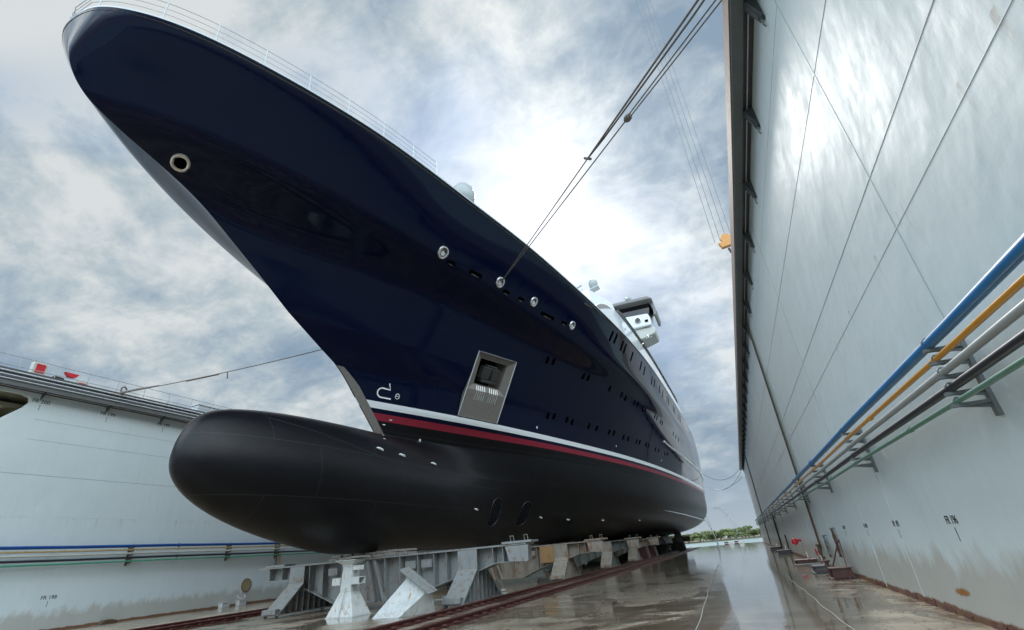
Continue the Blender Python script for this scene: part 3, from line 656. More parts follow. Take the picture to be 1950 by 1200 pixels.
def sheer(y):
    return DECK_Z + 1.45*(1 - sstep(17, 38, y)) - 3.6*sstep(84, 112, y)
def keel_z(y):
    return 2.25 + 0.9*sstep(88, 118, y)
def topside(y, z):
    s = np.clip((z - 9.1) / (DECK_Z - 9.1), 0, 1)
    aft = sstep(22, 50, y)
    w = (1 - aft)*_w(s) + aft*s**1.35
    u = np.clip(y - stem(np.clip(z, 7.73, DECK_Z)), 0, None)
    blunt = sstep(15.3, 17.1, z)
    d = dk(u)
    d = d * (blunt + (1 - blunt) * (1 - np.exp(-((.11 + .30*sstep(13.8, 15.2, z))*np.sqrt(u) + u/(12 - 8.5*sstep(13.8, 15.3, z))))))
    b = (1 - w) * wl(u) + w * d
    tail = sstep(85, 116, y)
    return b * (1 - 0.10*tail*tail)
def body(y, z):
    s = np.clip((9.1 - z) / (9.1 - 2.25), 0, 1)
    n = 1.3 + 3.2*sstep(20, 70, y)
    g = np.clip(1 - s**n, 1e-9, 1)**(0.75 - 0.35*sstep(20, 60, y))
    fwd = 1 - 0.5*np.clip(s*2.5, 0, 1)*(1 - sstep(20, 36, y))
    tail = sstep(90, 116, y)
    return np.clip(wl(np.clip(y - stem(np.clip(z, 7.73, 9.1)), 0, None)) * g * fwd * (1 - 0.12*tail), 0, None)
def bulb(y, z):
    zc = 5.0
    h = np.where(z > zc, 7.75 - zc, zc - 2.2)
    W = 2.05 * np.sqrt(np.clip(1 - np.clip(np.abs((z - zc) / h), 0, 1)**1.8, 0, 1))
    u = np.clip(y - bulb_nose(z), 0, None)
    e = np.clip(u / 7.5, 0, 1)
    return W * np.sqrt(np.clip(1 - (1 - e)**2, 0, 1)) * (1 - sstep(22, 50, y))
def level_breadth(y, z):
    y = np.asarray(y, float); z = np.asarray(z, float)
    up = topside(y, z)
    a = np.where(z > 9.1, 0, body(y, z)); b = np.where(z < 7.75, bulb(y, z), 0)
    lo = (a**2.6 + b**2.6)**(1/2.6)
    return np.where(z > 9.1, up, lo)
def to_level(y, z):                         # real height -> design level
    sh = sheer(y); zk = keel_z(y)
    return np.where(z > 12, 12 + (z - 12)*(DECK_Z - 12)/(sh - 12), np.where(z < 9.1, 9.1 - (9.1 - z)*(9.1 - 2.25)/(9.1 - zk), z))
def to_real(y, z):
    sh = sheer(y); zk = keel_z(y)
    return np.where(z > 12, 12 + (z - 12)*(sh - 12)/(DECK_Z - 12), np.where(z < 9.1, 9.1 - (9.1 - z)*(9.1 - zk)/(9.1 - 2.25), z))
def half_breadth(y, z):
    y = np.asarray(y, float); z = np.asarray(z, float)
    return level_breadth(y, to_level(y, z))

# ================================================================ cradle beams under the ship
def cradle(y0, mat, label, mat2=None):
    mat2 = mat2 or mat
    t = thing('cradle_beam', label, 'cradle beam', (XC, y0, 0), 'cradle beams under the hull')
    MB().box(-21.9, -7.85, y0-.42, y0+.42, 1.96, 2.02).build('top_flange', mat, t)
    web = [(-21.7, 1.955), (-7.95, 1.955), (-7.95, 1.40), (-9.3, 1.36), (-9.9, 1.18), (-11.0, .98), (-12.0, .72), (-13.2, .28), (-17.2, .28), (-19.2, 1.05), (-19.6, 1.42), (-21.5, 1.42)]
    MB().prism(web, 1, y0-.02, y0+.02).build('web_plate', mat, t)
    fl_ = MB()
    for a, b_ in zip(web[2:], web[3:]): 
        A = Vector((a[0], y0, a[1])); B = Vector((b_[0], y0, b_[1])); d = B-A
        n_ = Vector((-d.z, 0, d.x)).normalized()*-.016
        fl_.obox((A+B)/2+n_, d/2, (0, .34, 0), n_.normalized()*.013)
    fl_.build('bottom_flange', mat, t)
    def bot(x):
        for a, b_ in zip(web[2:], web[3:]):
            if b_[0] <= x <= a[0]: return a[1] + (b_[1]-a[1])*(x-a[0])/(b_[0]-a[0])
        return 1.42
    for x in (-21.3, -20.5, -18.8, -18.0, -16.9, -14.6, -13.8, -12.9, -12.1, -11.5, -9.35, -8.9, -8.45, -7.97):
        MB().prism([(y0-.40, 1.955), (y0-.023, 1.955), (y0-.023, bot(x)+.02), (y0-.33, bot(x)+.02)], 0, x-.013, x+.013).build('stiffener', mat, t)
        MB().box(x-.013, x+.013, y0+.023, y0+.38, bot(x)+.02, 1.955).build('stiffener', mat, t)
    for x in (-17.5, -13.3, -12.5): MB().box(x-.26, x+.26, y0-.30, y0-.28, 1.45, 1.75).build('lug_plate', mat, t)
    MB().obox((-15.3, y0-.3, 1.1), (.22, 0, -.80), (.05, 0, .012), (0, .13, 0)).build('diagonal_brace', mat, t)
    MB().obox((-14.85, y0-.3, 1.1), (.28, 0, -.80), (.05, 0, .012), (0, .13, 0)).build('diagonal_brace', mat, t)
    if label.startswith('second'): MB().box(-11.85, -10.92, y0-.43, y0-.405, 1.02, 1.95).build('ochre_plate', 'orange_wood', t)
    # end box with clamp hoops
    MB().box(-8.9, -7.6, y0-.46, y0+.3, 2.03, 2.11).build('end_cap_plate', mat2, t); MB().prism([(-8.75, 1.94), (-7.75, 1.94), (-7.8, 1.36), (-8.6, 1.40)], 1, y0-.47, y0-.425).build('end_shield', mat2, t)
    for xe in (-7.9, -8.5): MB().tube([(xe, y0-.40, 2.11), (xe, y0-.46, 2.30), (xe+.14, y0-.46, 2.30), (xe+.14, y0-.40, 2.11)], .018, 6).build('lifting_hoop', mat, t, smooth=True)
    MB().box(-21.5, -20.3, y0-.44, y0+.2, 2.022, 2.11).build('end_cap_plate', mat2, t)
    # two bogie feet: sloping front and back plates, ribbed sides
    for xa, nm in ((-10.9, 0), (-19.9, 1)):
        xb = xa + .88
        front = [(y0-.44, 1.95), (y0-.47, 1.95), (y0-.47, 1.25), (y0-1.75, .16), (y0-1.62, .16), (y0-.44, 1.22)]
        back = [(y0+.44, 1.95), (y0+.47, 1.95), (y0+.47, 1.25), (y0+1.75, .16), (y0+1.62, .16), (y0+.44, 1.22)]
        MB().prism(front, 0, xa, xb).build('leg', mat2, t); MB().prism(back, 0, xa, xb).build('leg', mat2, t)
        b = MB()
        for xs in (xb-.30, xa+.28):
            b.prism([(y0-.46, 1.2), (y0+.46, 1.2), (y0+1.64, .17), (y0-1.64, .17)], 0, xs, xs+.012)
        b.build('foot_side', 'cradle_dark' if mat == 'cradle_dark' else mat, t)
        for k in range(9):
            yk = y0 - 1.42 + k*.355; zt = min(1.18, .17 + (1.62-abs(yk-y0))*1.0)
            if zt > .25: MB().box(xb-.285, xb-.01, yk-.01, yk+.01, .17, zt).build('rib', mat, t)
        MB().box(xa-.03, xb+.03, y0-1.8, y0+1.8, .12, .165).build('foot_plate', mat2, t)
        for ye in (y0-1.72, y0+1.72):
            MB().box(xa+.05, xb-.05, ye-.16, ye+.10, .165, .36).build('clamp_block', mat2, t, bevel=.015)
            b = MB()
            for xx in (xa+.12, xb-.12): b.lathe((xx-.04, ye, .10), [(.09, 0), (.09, .08)], (1, 0, 0), 10)
            b.build('roller', 'bracket', t)
labs = ['nearest grey cradle beam, clean paint, standing behind the white stanchion', 'second cradle beam with ochre and rust-stained legs', 'third cradle beam, dull olive grey in the shade of the hull',
        'fourth cradle beam from the camera with a red-marked foot behind it', 'fifth cradle beam deep in the shade', 'sixth cradle beam, barely visible under the hull', 'last cradle beam before the stern blocks']
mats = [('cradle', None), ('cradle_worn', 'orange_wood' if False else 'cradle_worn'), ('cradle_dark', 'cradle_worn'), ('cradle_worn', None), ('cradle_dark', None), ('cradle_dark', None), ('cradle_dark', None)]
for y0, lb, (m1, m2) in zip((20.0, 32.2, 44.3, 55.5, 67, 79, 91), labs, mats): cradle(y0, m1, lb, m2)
# timber packing on top of each beam
for k, y0 in enumerate((20.0, 32.2, 44.3, 55.5, 67, 79, 91)):
    t = thing('timber_packing', f'{["nearest", "second", "third", "fourth", "fifth", "sixth", "seventh"][k]} stack of worn packing timber between hull and cradle beam', 'timber', (XC, y0, 2.02), 'timber packing on the cradle beams')
    for j in range(7):
        x = -17.4 + j*.62; hh = .10 + .02*(j % 3)
        MB().obox((x, y0+random.uniform(-.05, .05), 2.023+hh/2+.004), (.27, random.uniform(-.03, .03), 0), (0, .42, 0), (0, 0, hh/2)).build('plank', 'wood', t, bevel=.006)
        MB().obox((x+.05, y0, 2.16+hh/2), (.24, .02, 0), (0, .30, 0), (0, 0, .04)).build('plank', 'wood', t)
# other dark keel blocks further on
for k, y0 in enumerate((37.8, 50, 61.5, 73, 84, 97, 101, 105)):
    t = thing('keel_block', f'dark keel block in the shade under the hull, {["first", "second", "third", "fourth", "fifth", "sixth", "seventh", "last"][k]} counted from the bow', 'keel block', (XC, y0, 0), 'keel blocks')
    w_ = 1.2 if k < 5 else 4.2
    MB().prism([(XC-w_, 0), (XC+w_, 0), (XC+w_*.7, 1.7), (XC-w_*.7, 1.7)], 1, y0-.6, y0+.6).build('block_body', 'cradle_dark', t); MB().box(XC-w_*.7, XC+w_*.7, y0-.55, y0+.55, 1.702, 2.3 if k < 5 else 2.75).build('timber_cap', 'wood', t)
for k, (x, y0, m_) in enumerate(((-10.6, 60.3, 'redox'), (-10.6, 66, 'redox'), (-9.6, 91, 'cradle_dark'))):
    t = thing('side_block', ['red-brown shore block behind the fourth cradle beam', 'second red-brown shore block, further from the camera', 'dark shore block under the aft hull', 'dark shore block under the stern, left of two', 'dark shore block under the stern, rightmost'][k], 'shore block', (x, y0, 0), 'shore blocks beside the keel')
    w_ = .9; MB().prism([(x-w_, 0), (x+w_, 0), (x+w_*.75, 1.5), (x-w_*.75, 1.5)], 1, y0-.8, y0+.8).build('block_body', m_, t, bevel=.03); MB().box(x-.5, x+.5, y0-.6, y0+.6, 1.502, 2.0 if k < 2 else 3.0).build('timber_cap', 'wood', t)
# white stanchion in front
t = thing('stanchion', 'white steel stanchion with flared rusty foot, standing in front of the nearest cradle beam', 'stanchion', (-14.9, 17.7, 0))
sx, sy = -14.88, 17.8
def sq(h, a, b_=None): b_ = b_ or a; return [(sx-a, sy-b_, h), (sx+a, sy-b_, h), (sx+a, sy+b_, h), (sx-a, sy+b_, h)]
MB().hexa(sq(.0, .66, .56), sq(.03, .66, .56)).build('base_plate', 'white_worn', t)
MB().hexa(sq(.031, .64, .54), sq(.85, .27, .26)).hexa(sq(.852, .27, .26), sq(1.75, .23, .22)).build('column', 'white_worn', t, bevel=.01)
MB().hexa(sq(1.80, .23, .22), sq(1.96, .46, .38)).hexa(sq(1.962, .49, .40), sq(1.99, .49, .40)).build('head_plate', 'white_worn', t)
MB().hexa(sq(1.752, .25, .24), sq(1.798, .25, .24)).build('collar', 'white_worn', t)
MB().prism([(sy-.60, .032), (sy-.56, .032), (sy-.28, 1.0), (sy-.32, 1.0)], 0, sx-.02, sx+.02).build('fin', 'white_worn', t)
for s_ in (-1, 1):
    b = MB(); x0 = sx + s_*.27; x1 = sx + s_*.66
    lo, hi = min(x0, x1), max(x0, x1)
    b.box(lo, hi, sy-.30, sy+.10, 1.10, 1.13); b.box(lo, hi, sy-.30, sy+.10, 1.33, 1.36); b.box(lo, hi, sy-.30, sy-.27, 1.131, 1.329); b.box(lo, hi, sy+.07, sy+.10, 1.131, 1.329)
    b.build('side_socket', 'white_worn', t)
b = MB(); b.box(sx+.25, sx+.56, sy-.2, sy+.1, 1.60, 1.76).build('head_lug', 'white_worn', t)
for i in range(3): MB().obox((sx-.15+.30*i, sy, 2.04+.015*i), (.17, .02, 0), (0, .38, 0), (0, 0, .035)).build('packing_timber', 'wood', t)
# tipped wedge block
t = thing('wedge_block', 'grey-white triangular steel wedge tipped over on the wet floor near the rails', 'wedge block', (-11.6, 16.9, 0))
A, B_, C_, D_ = (-12.75, 16.5, .0), (-11.55, 16.4, .0), (-10.65, 17.0, .78), (-11.65, 17.1, 1.22)
E_, F_ = (-10.7, 17.5, .0), (-12.1, 17.75, .0)
b = MB(); n = len(b.v); b.v += [A, B_, C_, D_, E_, F_]; b.f += [(0, 1, 2, 3), (1, 4, 2), (0, 3, 5), (3, 2, 4, 5), (0, 5, 4, 1)]
b.build('wedge_body', 'white_worn', t, bevel=.008)
MB().bar((-11.78, 17.02, 1.50), (-10.50, 16.96, .66), .5, .035, (.5, -.2, .8)).build('edge_plate', 'cradle', t)
# pale planks on the floor
t = thing('plank_pile', 'pile of pale planks lying under the nearest cradle beam', 'planks', (-12.4, 22.2, 0))
for i in range(7): MB().obox((-12.6+.16*i, 22.3+.25*i, .05+.075*(i % 3)), (1.0, random.uniform(-.3, .3), 0), (.02, .13, 0), (0, 0, .033)).build('plank', 'white_worn', t)

# ================================================================ the ship
NY = 250
tt = np.linspace(0, 1, NY)**2.3
def zgrid(levels):
    P = []; N = len(levels)
    for z in levels:
        ys = float(y_start(z)); yend = STERN_Y - 5.0*float(1 - sstep(2.2, 8.0, z))
        y = ys + (yend - ys)*tt
        bz = level_breadth(y, np.full_like(y, z)); zz_ = to_real(y, z)
        P.append((y, bz, zz_))
    return P
def hull_strip(levels, name, mat, parent, cut=None):
    P = zgrid(levels); b = MB(); L_ = len(levels)
    V = []
    for (y, bz, z) in P:
        row = [(XC - bz[j], y[j], z[j]) for j in range(NY-1, 0, -1)] + [(XC + bz[j], y[j], z[j]) for j in range(NY)]
        row[NY-1] = (XC, y[0], z[0]) if bz[0] < .02 else row[NY-1]
        V.append(row)
    b.grid(V)
    me = bpy.data.meshes.new(name); me.from_pydata([tuple(p) for p in b.v], [], b.f); me.materials.append(MT[mat])
    bm = bmesh.new(); bm.from_mesh(me)
    if cut:
        def sel(pad=1.0):
            ys = [c[0] for c in cut]; zs = [c[1] for c in cut]; r = []
            for f in bm.faces:
                c = f.calc_center_median()
                if c.x > XC and min(ys)-pad < c.y < max(ys)+pad and min(zs)-pad < c.z < max(zs)+pad: r.append(f)
            return r
        for i in range(4):
            a, c2 = cut[i], cut[(i+1) % 4]; d = (c2[0]-a[0], c2[1]-a[1]); nrm = Vector((0, -d[1], d[0]))
            fs = sel(); g = list({v for f in fs for v in f.verts}) + list({e for f in fs for e in f.edges}) + fs
            bmesh.ops.bisect_plane(bm, geom=g, plane_co=Vector((0, a[0], a[1])), plane_no=nrm, dist=1e-5)
        def inside(y, z):
            s = 0
            for i in range(4):
                a, c2 = cut[i], cut[(i+1) % 4]; cr = (c2[0]-a[0])*(z-a[1]) - (c2[1]-a[1])*(y-a[0]); s += 1 if cr > 0 else -1
            return abs(s) == 4
        dl = [f for f in sel(.5) if inside(f.calc_center_median().y, f.calc_center_median().z)]
        bmesh.ops.delete(bm, geom=dl, context='FACES')
    bmesh.ops.dissolve_degenerate(bm, dist=1e-5, edges=bm.edges)
    bmesh.ops.recalc_face_normals(bm, faces=bm.faces)
    # make sure normals point outward
    s = sum(f.normal.x*(1 if f.calc_center_median().x > XC else -1)*f.calc_area() for f in bm.faces)
    if s < 0: bmesh.ops.reverse_faces(bm, faces=bm.faces)
    bm.to_mesh(me); bm.free(); me.polygons.foreach_set('use_smooth', [True]*len(me.polygons))
    off = parent.location; me.transform(Matrix.Translation(-Vector(off)))
    o = bpy.data.objects.new(name, me); col.objects.link(o); o.parent = parent; return o
ship = thing('motor_yacht', 'huge navy blue yacht with bulbous bow standing in the dry dock', 'ship', (XC, 20, 2.25))
lv = lambda a, b, n: [a + (b-a)*i/n for i in range(n+1)]
und = [2.25 + (7.73-2.25)*(.5 - .5*math.cos(math.pi*(i/70.0)))for i in range(71)] + lv(7.75, 8.38, 9)
hull_strip(und, 'underwater_hull', 'anti', ship)
hull_strip(lv(8.38, 8.72, 4), 'boot_stripe', 'red_paint', ship)
hull_strip(lv(8.72, 8.93, 3), 'blue_band', 'navy', ship)
hull_strip(lv(8.93, 9.25, 4), 'white_stripe', 'stripe', ship)
CUT = [(25.05, 9.32), (28.45, 9.32), (28.17, 13.03), (24.72, 12.92)]
hull_strip(lv(9.25, DECK_Z, 110), 'topsides', 'navy', ship, CUT)
# transom
P = zgrid(lv(2.3, 9.1, 24) + lv(9.3, DECK_Z, 16)); b = MB()
for (y, bz, z), (y2, bz2, z2) in zip(P, P[1:]):
    b.poly([(XC-bz[-1], y[-1], z[-1]), (XC+bz[-1], y[-1], z[-1]), (XC+bz2[-1], y2[-1], z2[-1]), (XC-bz2[-1], y2[-1], z2[-1])])
b.build('transom', 'anti', ship, smooth=True, doubles=True)
# deck
ys_d = 3.885 + (STERN_Y-3.885)*tt; bd = level_breadth(ys_d, np.full_like(ys_d, DECK_Z))
b = MB(); b.grid([[(XC-bd[j]+.03, ys_d[j], sheer(ys_d[j])-.12) for j in range(0, NY, 3)], [(XC+bd[j]-.03, ys_d[j], sheer(ys_d[j])-.12) for j in range(0, NY, 3)]]); b.build('deck', 'grey_deck', ship)
# white cap rail along the sheer
bc = MB(); pr = []
for j in range(NY-1, 0, -1): pr.append((-1, j))
for j in range(NY): pr.append((1, j))
rows = [[], [], [], []]
for s_, j in pr:
    if ys_d[j] > 90: continue
    x = bd[j]; y = ys_d[j]; z = float(sheer(y))
    ramp = 1.0
    o_ = .02; rows[0].append((XC+s_*max(x+o_, 0), y-.0, z+.004)); rows[1].append((XC+s_*max(x+o_, 0), y, z+.075)); rows[2].append((XC+s_*max(x-.12, 0), y, z+.075)); rows[3].append((XC+s_*max(x-.12, 0), y, z+.004))
bc.grid(rows + [rows[0]]); bc.build('cap_rail', 'lgrey', ship, smooth=True)

def hp(y, z, off=0.0):                      # point on the port side and its normal
    b0 = float(half_breadth(y, z)); e = .03
    by = (float(half_breadth(y+e, z)) - float(half_breadth(y-e, z)))/(2*e); bz_ = (float(half_breadth(y, z+e)) - float(half_breadth(y, z-e)))/(2*e)
    n_ = Vector((1, -by, -bz_)).normalized(); return Vector((XC + b0, y, z)) + n_*off, n_
def frame(y, z):
    p, n_ = hp(y, z); u = Vector((0, 0, 1)).cross(n_).normalized()   # aft along the hull
    return p, n_, u, n_.cross(u).normalized()
def snap(p, off): return hp(p.y, p.z, off)[0]
def patch(b, y, z, outline, off=.006):      # conforming filled patch
    p, n_, u, v_ = frame(y, z); k = len(b.v); m = len(outline); R_ = 3
    b.v.append(tuple(snap(p, off)))
    for r in range(1, R_+1):
        for (a, c) in outline: b.v.append(tuple(snap(p + u*(a*r/R_) + v_*(c*r/R_), off)))
    for i in range(m):
        j = (i+1) % m; b.f.append((k, k+1+i, k+1+j))
        for r in range(1, R_): b.f.append((k+1+(r-1)*m+i, k+1+r*m+i, k+1+r*m+j, k+1+(r-1)*m+j))
    return b
def slot(w_, h_, n=6):                      # rounded slot outline
    r = min(w_, h_)/2; pts = []
    for cx_, cy_, a0 in ((w_/2-r, h_/2-r, 0), (-w_/2+r, h_/2-r, 90), (-w_/2+r, -h_/2+r, 180), (w_/2-r, -h_/2+r, 270)):
        for i in range(n+1): a = math.radians(a0 + 90*i/n); pts.append((cx_+r*math.cos(a), cy_+r*math.sin(a)))
    return pts
def ring(y, z, outline, r, off=.02):
    p, n_, u, v_ = frame(y, z); return MB().loop([snap(p+u*a+v_*c, off) for a, c in outline], r, 8)
def hole_part(name, y, z, outline, rim=None, rimr=.03, fill='black'):
    o = patch(MB(), y, z, outline).build(name, fill, ship, smooth=True)
    if rim:
        q = ring(y, z, outline, rimr); m_ = q.build('rim', rim, o, smooth=True)
    return o
# anchor-chain eye near the stem, fairleads, slots
hole_part('bow_eye', 7.86, 15.38, [(a*1.0, b_) for a, b_ in slot(.50, .58)], 'steel', .075)
for (y, z, s_) in [(18.49, 16.04, 0.52), (22.91, 16.07, 0.5), (26.15, 15.99, 0.48), (30.63, 15.8, 0.48)]:
    o = hole_part('fairlead', y, z, slot(s_, s_*1.1, 8), 'steel', .07, 'steel_dull')
    p, n_, u, v_ = frame(y, z)
    patch(MB(), y+.02, z-.03, slot(.26, .26, 6), .02).build('sky_disc', 'white', o, smooth=True)  # white disc painted as bright sky seen through the fairlead
    patch(MB(), y+.09, z+.07, slot(.16, .12, 4), .028).build('roller', 'anchor', o, smooth=True)
for (y, z, w_) in [(19.32, 15.84, 0.52), (21.06, 15.9, 1.05), (23.73, 15.79, 0.62), (25.09, 15.82, 0.58), (27.96, 15.66, 1.5), (29.78, 15.71, 0.65)]:
    o = hole_part('mooring_slot', y, z, slot(w_, .26))
    p, n_, u, v_ = frame(y, z)
    L2 = w_*.55; MB().tube([snap(p + u*(L2*(i/6-.5)) - v_*.10, .012) for i in range(7)], .016, 6).build('lower_lip', 'steel', o, smooth=True)
# tall slot windows, upper row
for y, z in [(35.88, 16.51), (36.71, 16.55), (38.29, 16.43), (39.08, 16.44), (41.11, 16.35), (44.09, 16.33), (45.51, 16.27), (48.76, 16.15), (50.03, 16.2), (52.84, 16.29), (54.78, 16.24), (57.68, 16.24), (58.88, 16.24), (62.58, 16.24), (63.78, 16.24), (67.58, 16.24), (69.08, 16.24)]: hole_part('slot_window', y, z, slot(.34, .92), fill='black')
# paired portholes, middle and lower rows
for y, z in [(30.99, 13.8), (31.68, 13.84), (35.85, 13.7), (36.55, 13.73), (40.38, 13.69), (42.86, 13.65), (43.91, 13.59), (46.25, 13.62), (47.14, 13.64), (48.94, 13.59), (49.79, 13.65), (53.63, 13.68), (54.58, 13.69), (56.45, 13.63), (57.3, 13.61), (64.04, 13.52), (65.96, 13.44), (68.03, 13.36)]: hole_part('porthole', y, z, slot(.38, .56), fill='black')
for y, z in [(33.7, 10.58), (34.46, 10.65), (36.24, 10.66), (37.07, 10.62), (39.72, 10.68), (41.1, 10.7), (43.52, 10.72), (44.48, 10.76), (46.73, 10.7), (47.92, 10.71), (50.22, 10.76), (51.11, 10.82), (53.18, 10.83), (54.09, 10.84), (56.82, 10.8), (58.13, 10.85), (61.09, 10.86), (62.38, 10.95)]: hole_part('porthole', y, z, slot(.38, .52), fill='black')
for (y, z) in ((32.7, 9.63), (45.6, 9.8), (59.9, 9.98), (23.2, 7.75)):
    hole_part('outlet_ring', y, z, slot(.10, .14, 4), 'white', .022)
# bulb mark and thruster mark near the stem
def stroke(name, y, z, pts, wd, mat='wink'):
    b = MB(); p, n_, u, v_ = frame(y, z)
    P_ = [snap(p+u*a+v_*c, .006) for a, c in pts]; L_, R2 = [], []
    for i, q in enumerate(P_):
        d = (P_[min(i+1, len(P_)-1)] - P_[max(i-1, 0)]).normalized(); sd_ = d.cross(n_).normalized()*wd/2; L_.append(tuple(q+sd_)); R2.append(tuple(q-sd_))
    return b.grid([L_, R2]).build(name, mat, ship)
arc = [(-.15-.34*math.sin(math.radians(a)), -.05-.30*math.cos(math.radians(a))) for a in range(0, 181, 15)]
stroke('bulb_mark', 19.98, 9.74, [(a*.8, c*.8) for a, c in [(.60, -.35)] + [(.3, -.35)] + arc + [(.42, .22), (.24, .62)]], .07)
p_ = ring(20.78, 9.66, slot(.24, .26, 5), .018, .012); p_.build('thruster_mark', 'wink', ship)
stroke('thruster_mark', 20.78, 9.66, [(-.07, 0), (.07, .02)], .03)
for k in range(6):
    zk_ = 8.50 - .27*k; stroke('draught_mark', 20.9 - .30*k, zk_, [(-.09, 0), (.09, 0)], .045)
# stem guard bar
b = MB()
zs_ = lv(7.78, 10.5, 30); rr = []
for z in zs_:
    ys = float(stem(z)); wd = .62 if z < 9.8 else .62 - .3*(z-9.8)
    rr.append([tuple((hp(ys+u_, z, .015)[0] if s_ > 0 else Vector((2*XC - hp(ys+u_, z, .015)[0].x, hp(ys+u_, z, .015)[0].y, z)))) for s_, u_ in [(-1, wd), (-1, wd/2), (-1, .06), (1, .06), (1, wd/2), (1, wd)]])
b.grid(rr).build('stem_guard', 'steel_dull', ship)
# anchor pocket: rim, lower plate, recess, anchor
def bil(s, t_): 
    a, b_, c, d = CUT; y = (a[0]*(1-s)+b_[0]*s)*(1-t_) + (d[0]*(1-s)+c[0]*s)*t_; z = (a[1]*(1-s)+b_[1]*s)*(1-t_) + (d[1]*(1-s)+c[1]*s)*t_
    return y, z
CN = [hp(*c, .03)[0] for c in CUT]
def q(s, t_): return (CN[0]*(1-s) + CN[1]*s)*(1-t_) + (CN[3]*(1-s) + CN[2]*s)*t_
pk = MB().grid([[tuple(q(s, t_)) for s in lv(0, 1, 6)] for t_ in lv(0, .42, 5)]).build('anchor_pocket', 'steel_dull', ship, smooth=True)
MB().loop([q(s, t_) for s, t_ in [(i/8, 0) for i in range(8)] + [(1, i/8) for i in range(8)] + [(1-i/8, 1) for i in range(8)] + [(0, 1-i/8) for i in range(8)]], .04, 6).build('pocket_rim', 'steel', pk)
for s in (0, 1): MB().grid([[tuple(q(s, t_)) for t_ in lv(0, 1, 16)], [tuple(hp(*bil(s, t_), -.05)[0]) for t_ in lv(0, 1, 16)]]).build('pocket_skirt', 'steel_dull', pk)
nin = -hp(*bil(.5, .7))[1]
def iq(s, t_, d): return q(s, t_) + nin*d
o_ring = [(0, .42), (1, .42), (1, 1), (0, 1)]; i_ring = [(.17, .50), (.83, .50), (.85, .90), (.15, .90)]
b = MB()
for k in range(4):
    j = (k+1) % 4
    b.poly([q(*o_ring[k]), q(*o_ring[j]), iq(*i_ring[j], .22), iq(*i_ring[k], .22)])
    b.poly([iq(*i_ring[k], .22), iq(*i_ring[j], .22), iq(*i_ring[j], 1.3), iq(*i_ring[k], 1.3)])
b.build('recess_lining', 'steel_dull', pk)
MB().poly([iq(*i_ring[k], 1.29) for k in range(4)]).build('recess_back', 'black', pk)
an = MB()
c0 = iq(.5, .70, .34); uu = (q(.8, .7)-q(.2, .7)).normalized(); vv = nin.cross(uu).normalized()
if vv.z < 0: vv = -vv
for s_ in (-1, 1): an.obox(c0 + uu*s_*.42, uu*.36, vv*.40 + uu*s_*-.04, nin*.22)
an.obox(c0 - vv*.52, uu*.72, vv*.10, nin*.26); an.obox(c0 + nin*.5, uu*.14, vv*.14, nin*.6); an.obox(c0 + vv*.47, uu*.5, vv*.06, nin*.16)
an.build('anchor', 'anchor', pk, bevel=.05)
for i in [0, 1, 2, 3, 4, 6.6, 7.6, 8.6, 9.6, 10.6]:
    s = .24 + .05*i
    MB().tube([q(s+.006*math.sin(t_*40), t_) - nin*.012 if t_ < .42 else q(s, .42)*(1-(t_-.42)/.12) + iq(s, .50, .20)*((t_-.42)/.12) - nin*.01 for t_ in lv(.27, .52, 10)], .014, 5).build('chafe_mark', 'steel', pk)
# raised seams on the bulb
for pth in ([(12.9+i*.6, 6.9-.075*i-.0018*i*i) for i in range(22)], [(15.2+i*.5, 6.5-.07*i) for i in range(17)], [(21+i*.6, 5.6-.01*i) for i in range(16)]):
    MB().tube([hp(y, z, .002)[0] for y, z in pth], .007, 5).build('plate_seam', 'seam_dark', ship, smooth=True)
# anodes
for (y, z, tl) in ((18.45, 6.43, -.18), (20.14, 6.37, -.15), (22.94, 6.3, -.15), (27.5, 4.22, -.12), (35.9, 3.92, -.2), (40.0, 3.80, .02), (45.9, 3.76, .02), (54.2, 3.76, .02)):
    p, n_, u, v_ = frame(y, z); d = (u + v_*tl).normalized(); MB().tube([snap(p - d*.22, .03), snap(p - d*.1, .05), snap(p + d*.1, .05), snap(p + d*.22, .03)], .055, 8, rs=[.03, .058, .058, .03]).build('anode', 'zinc', ship, smooth=True)
# bow thruster tunnels with grille bars
for (y, z) in ((30.05, 4.16), (33.6, 4.13)):
    o = patch(MB(), y, z, slot(1.15, 1.75, 8), .008).build('thruster_tunnel', 'black', ship, smooth=True); p, n_, u, v_ = frame(y, z)
    for k in range(-2, 3):
        hh = .80*math.sqrt(max(0, 1-(k*.2/.58)**2)); MB().tube([snap(p+u*(k*.20)+v_*hh*(i/4-1), .02) for i in range(9)], .014, 5).build('grille_bar', 'pblack', o, smooth=True)
    MB().loop([snap(p+u*a+v_*c, .01) for a, c in slot(1.15, 1.75, 8)], .022, 6).build('tunnel_rim', 'pblack', o)
# bilge keel and rubbing strake
bk = MB(); P1, P2 = [], []
for i in range(41):
    y = 60.5 + i*.93; z = 4.75 - .012*(y-60); p, n_ = hp(y, z); ln = .55*math.sin(math.pi*min(1, max(.02, i/40)))**.5
    P1.append(tuple(p - n_*.03)); P2.append(tuple(p + n_*ln))
bk.grid([P1, P2]).build('bilge_keel', 'lgrey', ship)
MB().tube([hp(59.6 + i*1.3, 12.0 - .2*(1-math.exp(-i*.4)) - .006*i, .03)[0] for i in range(40)], .13, 8).build('rubbing_strake', 'white_gloss', ship, smooth=True)
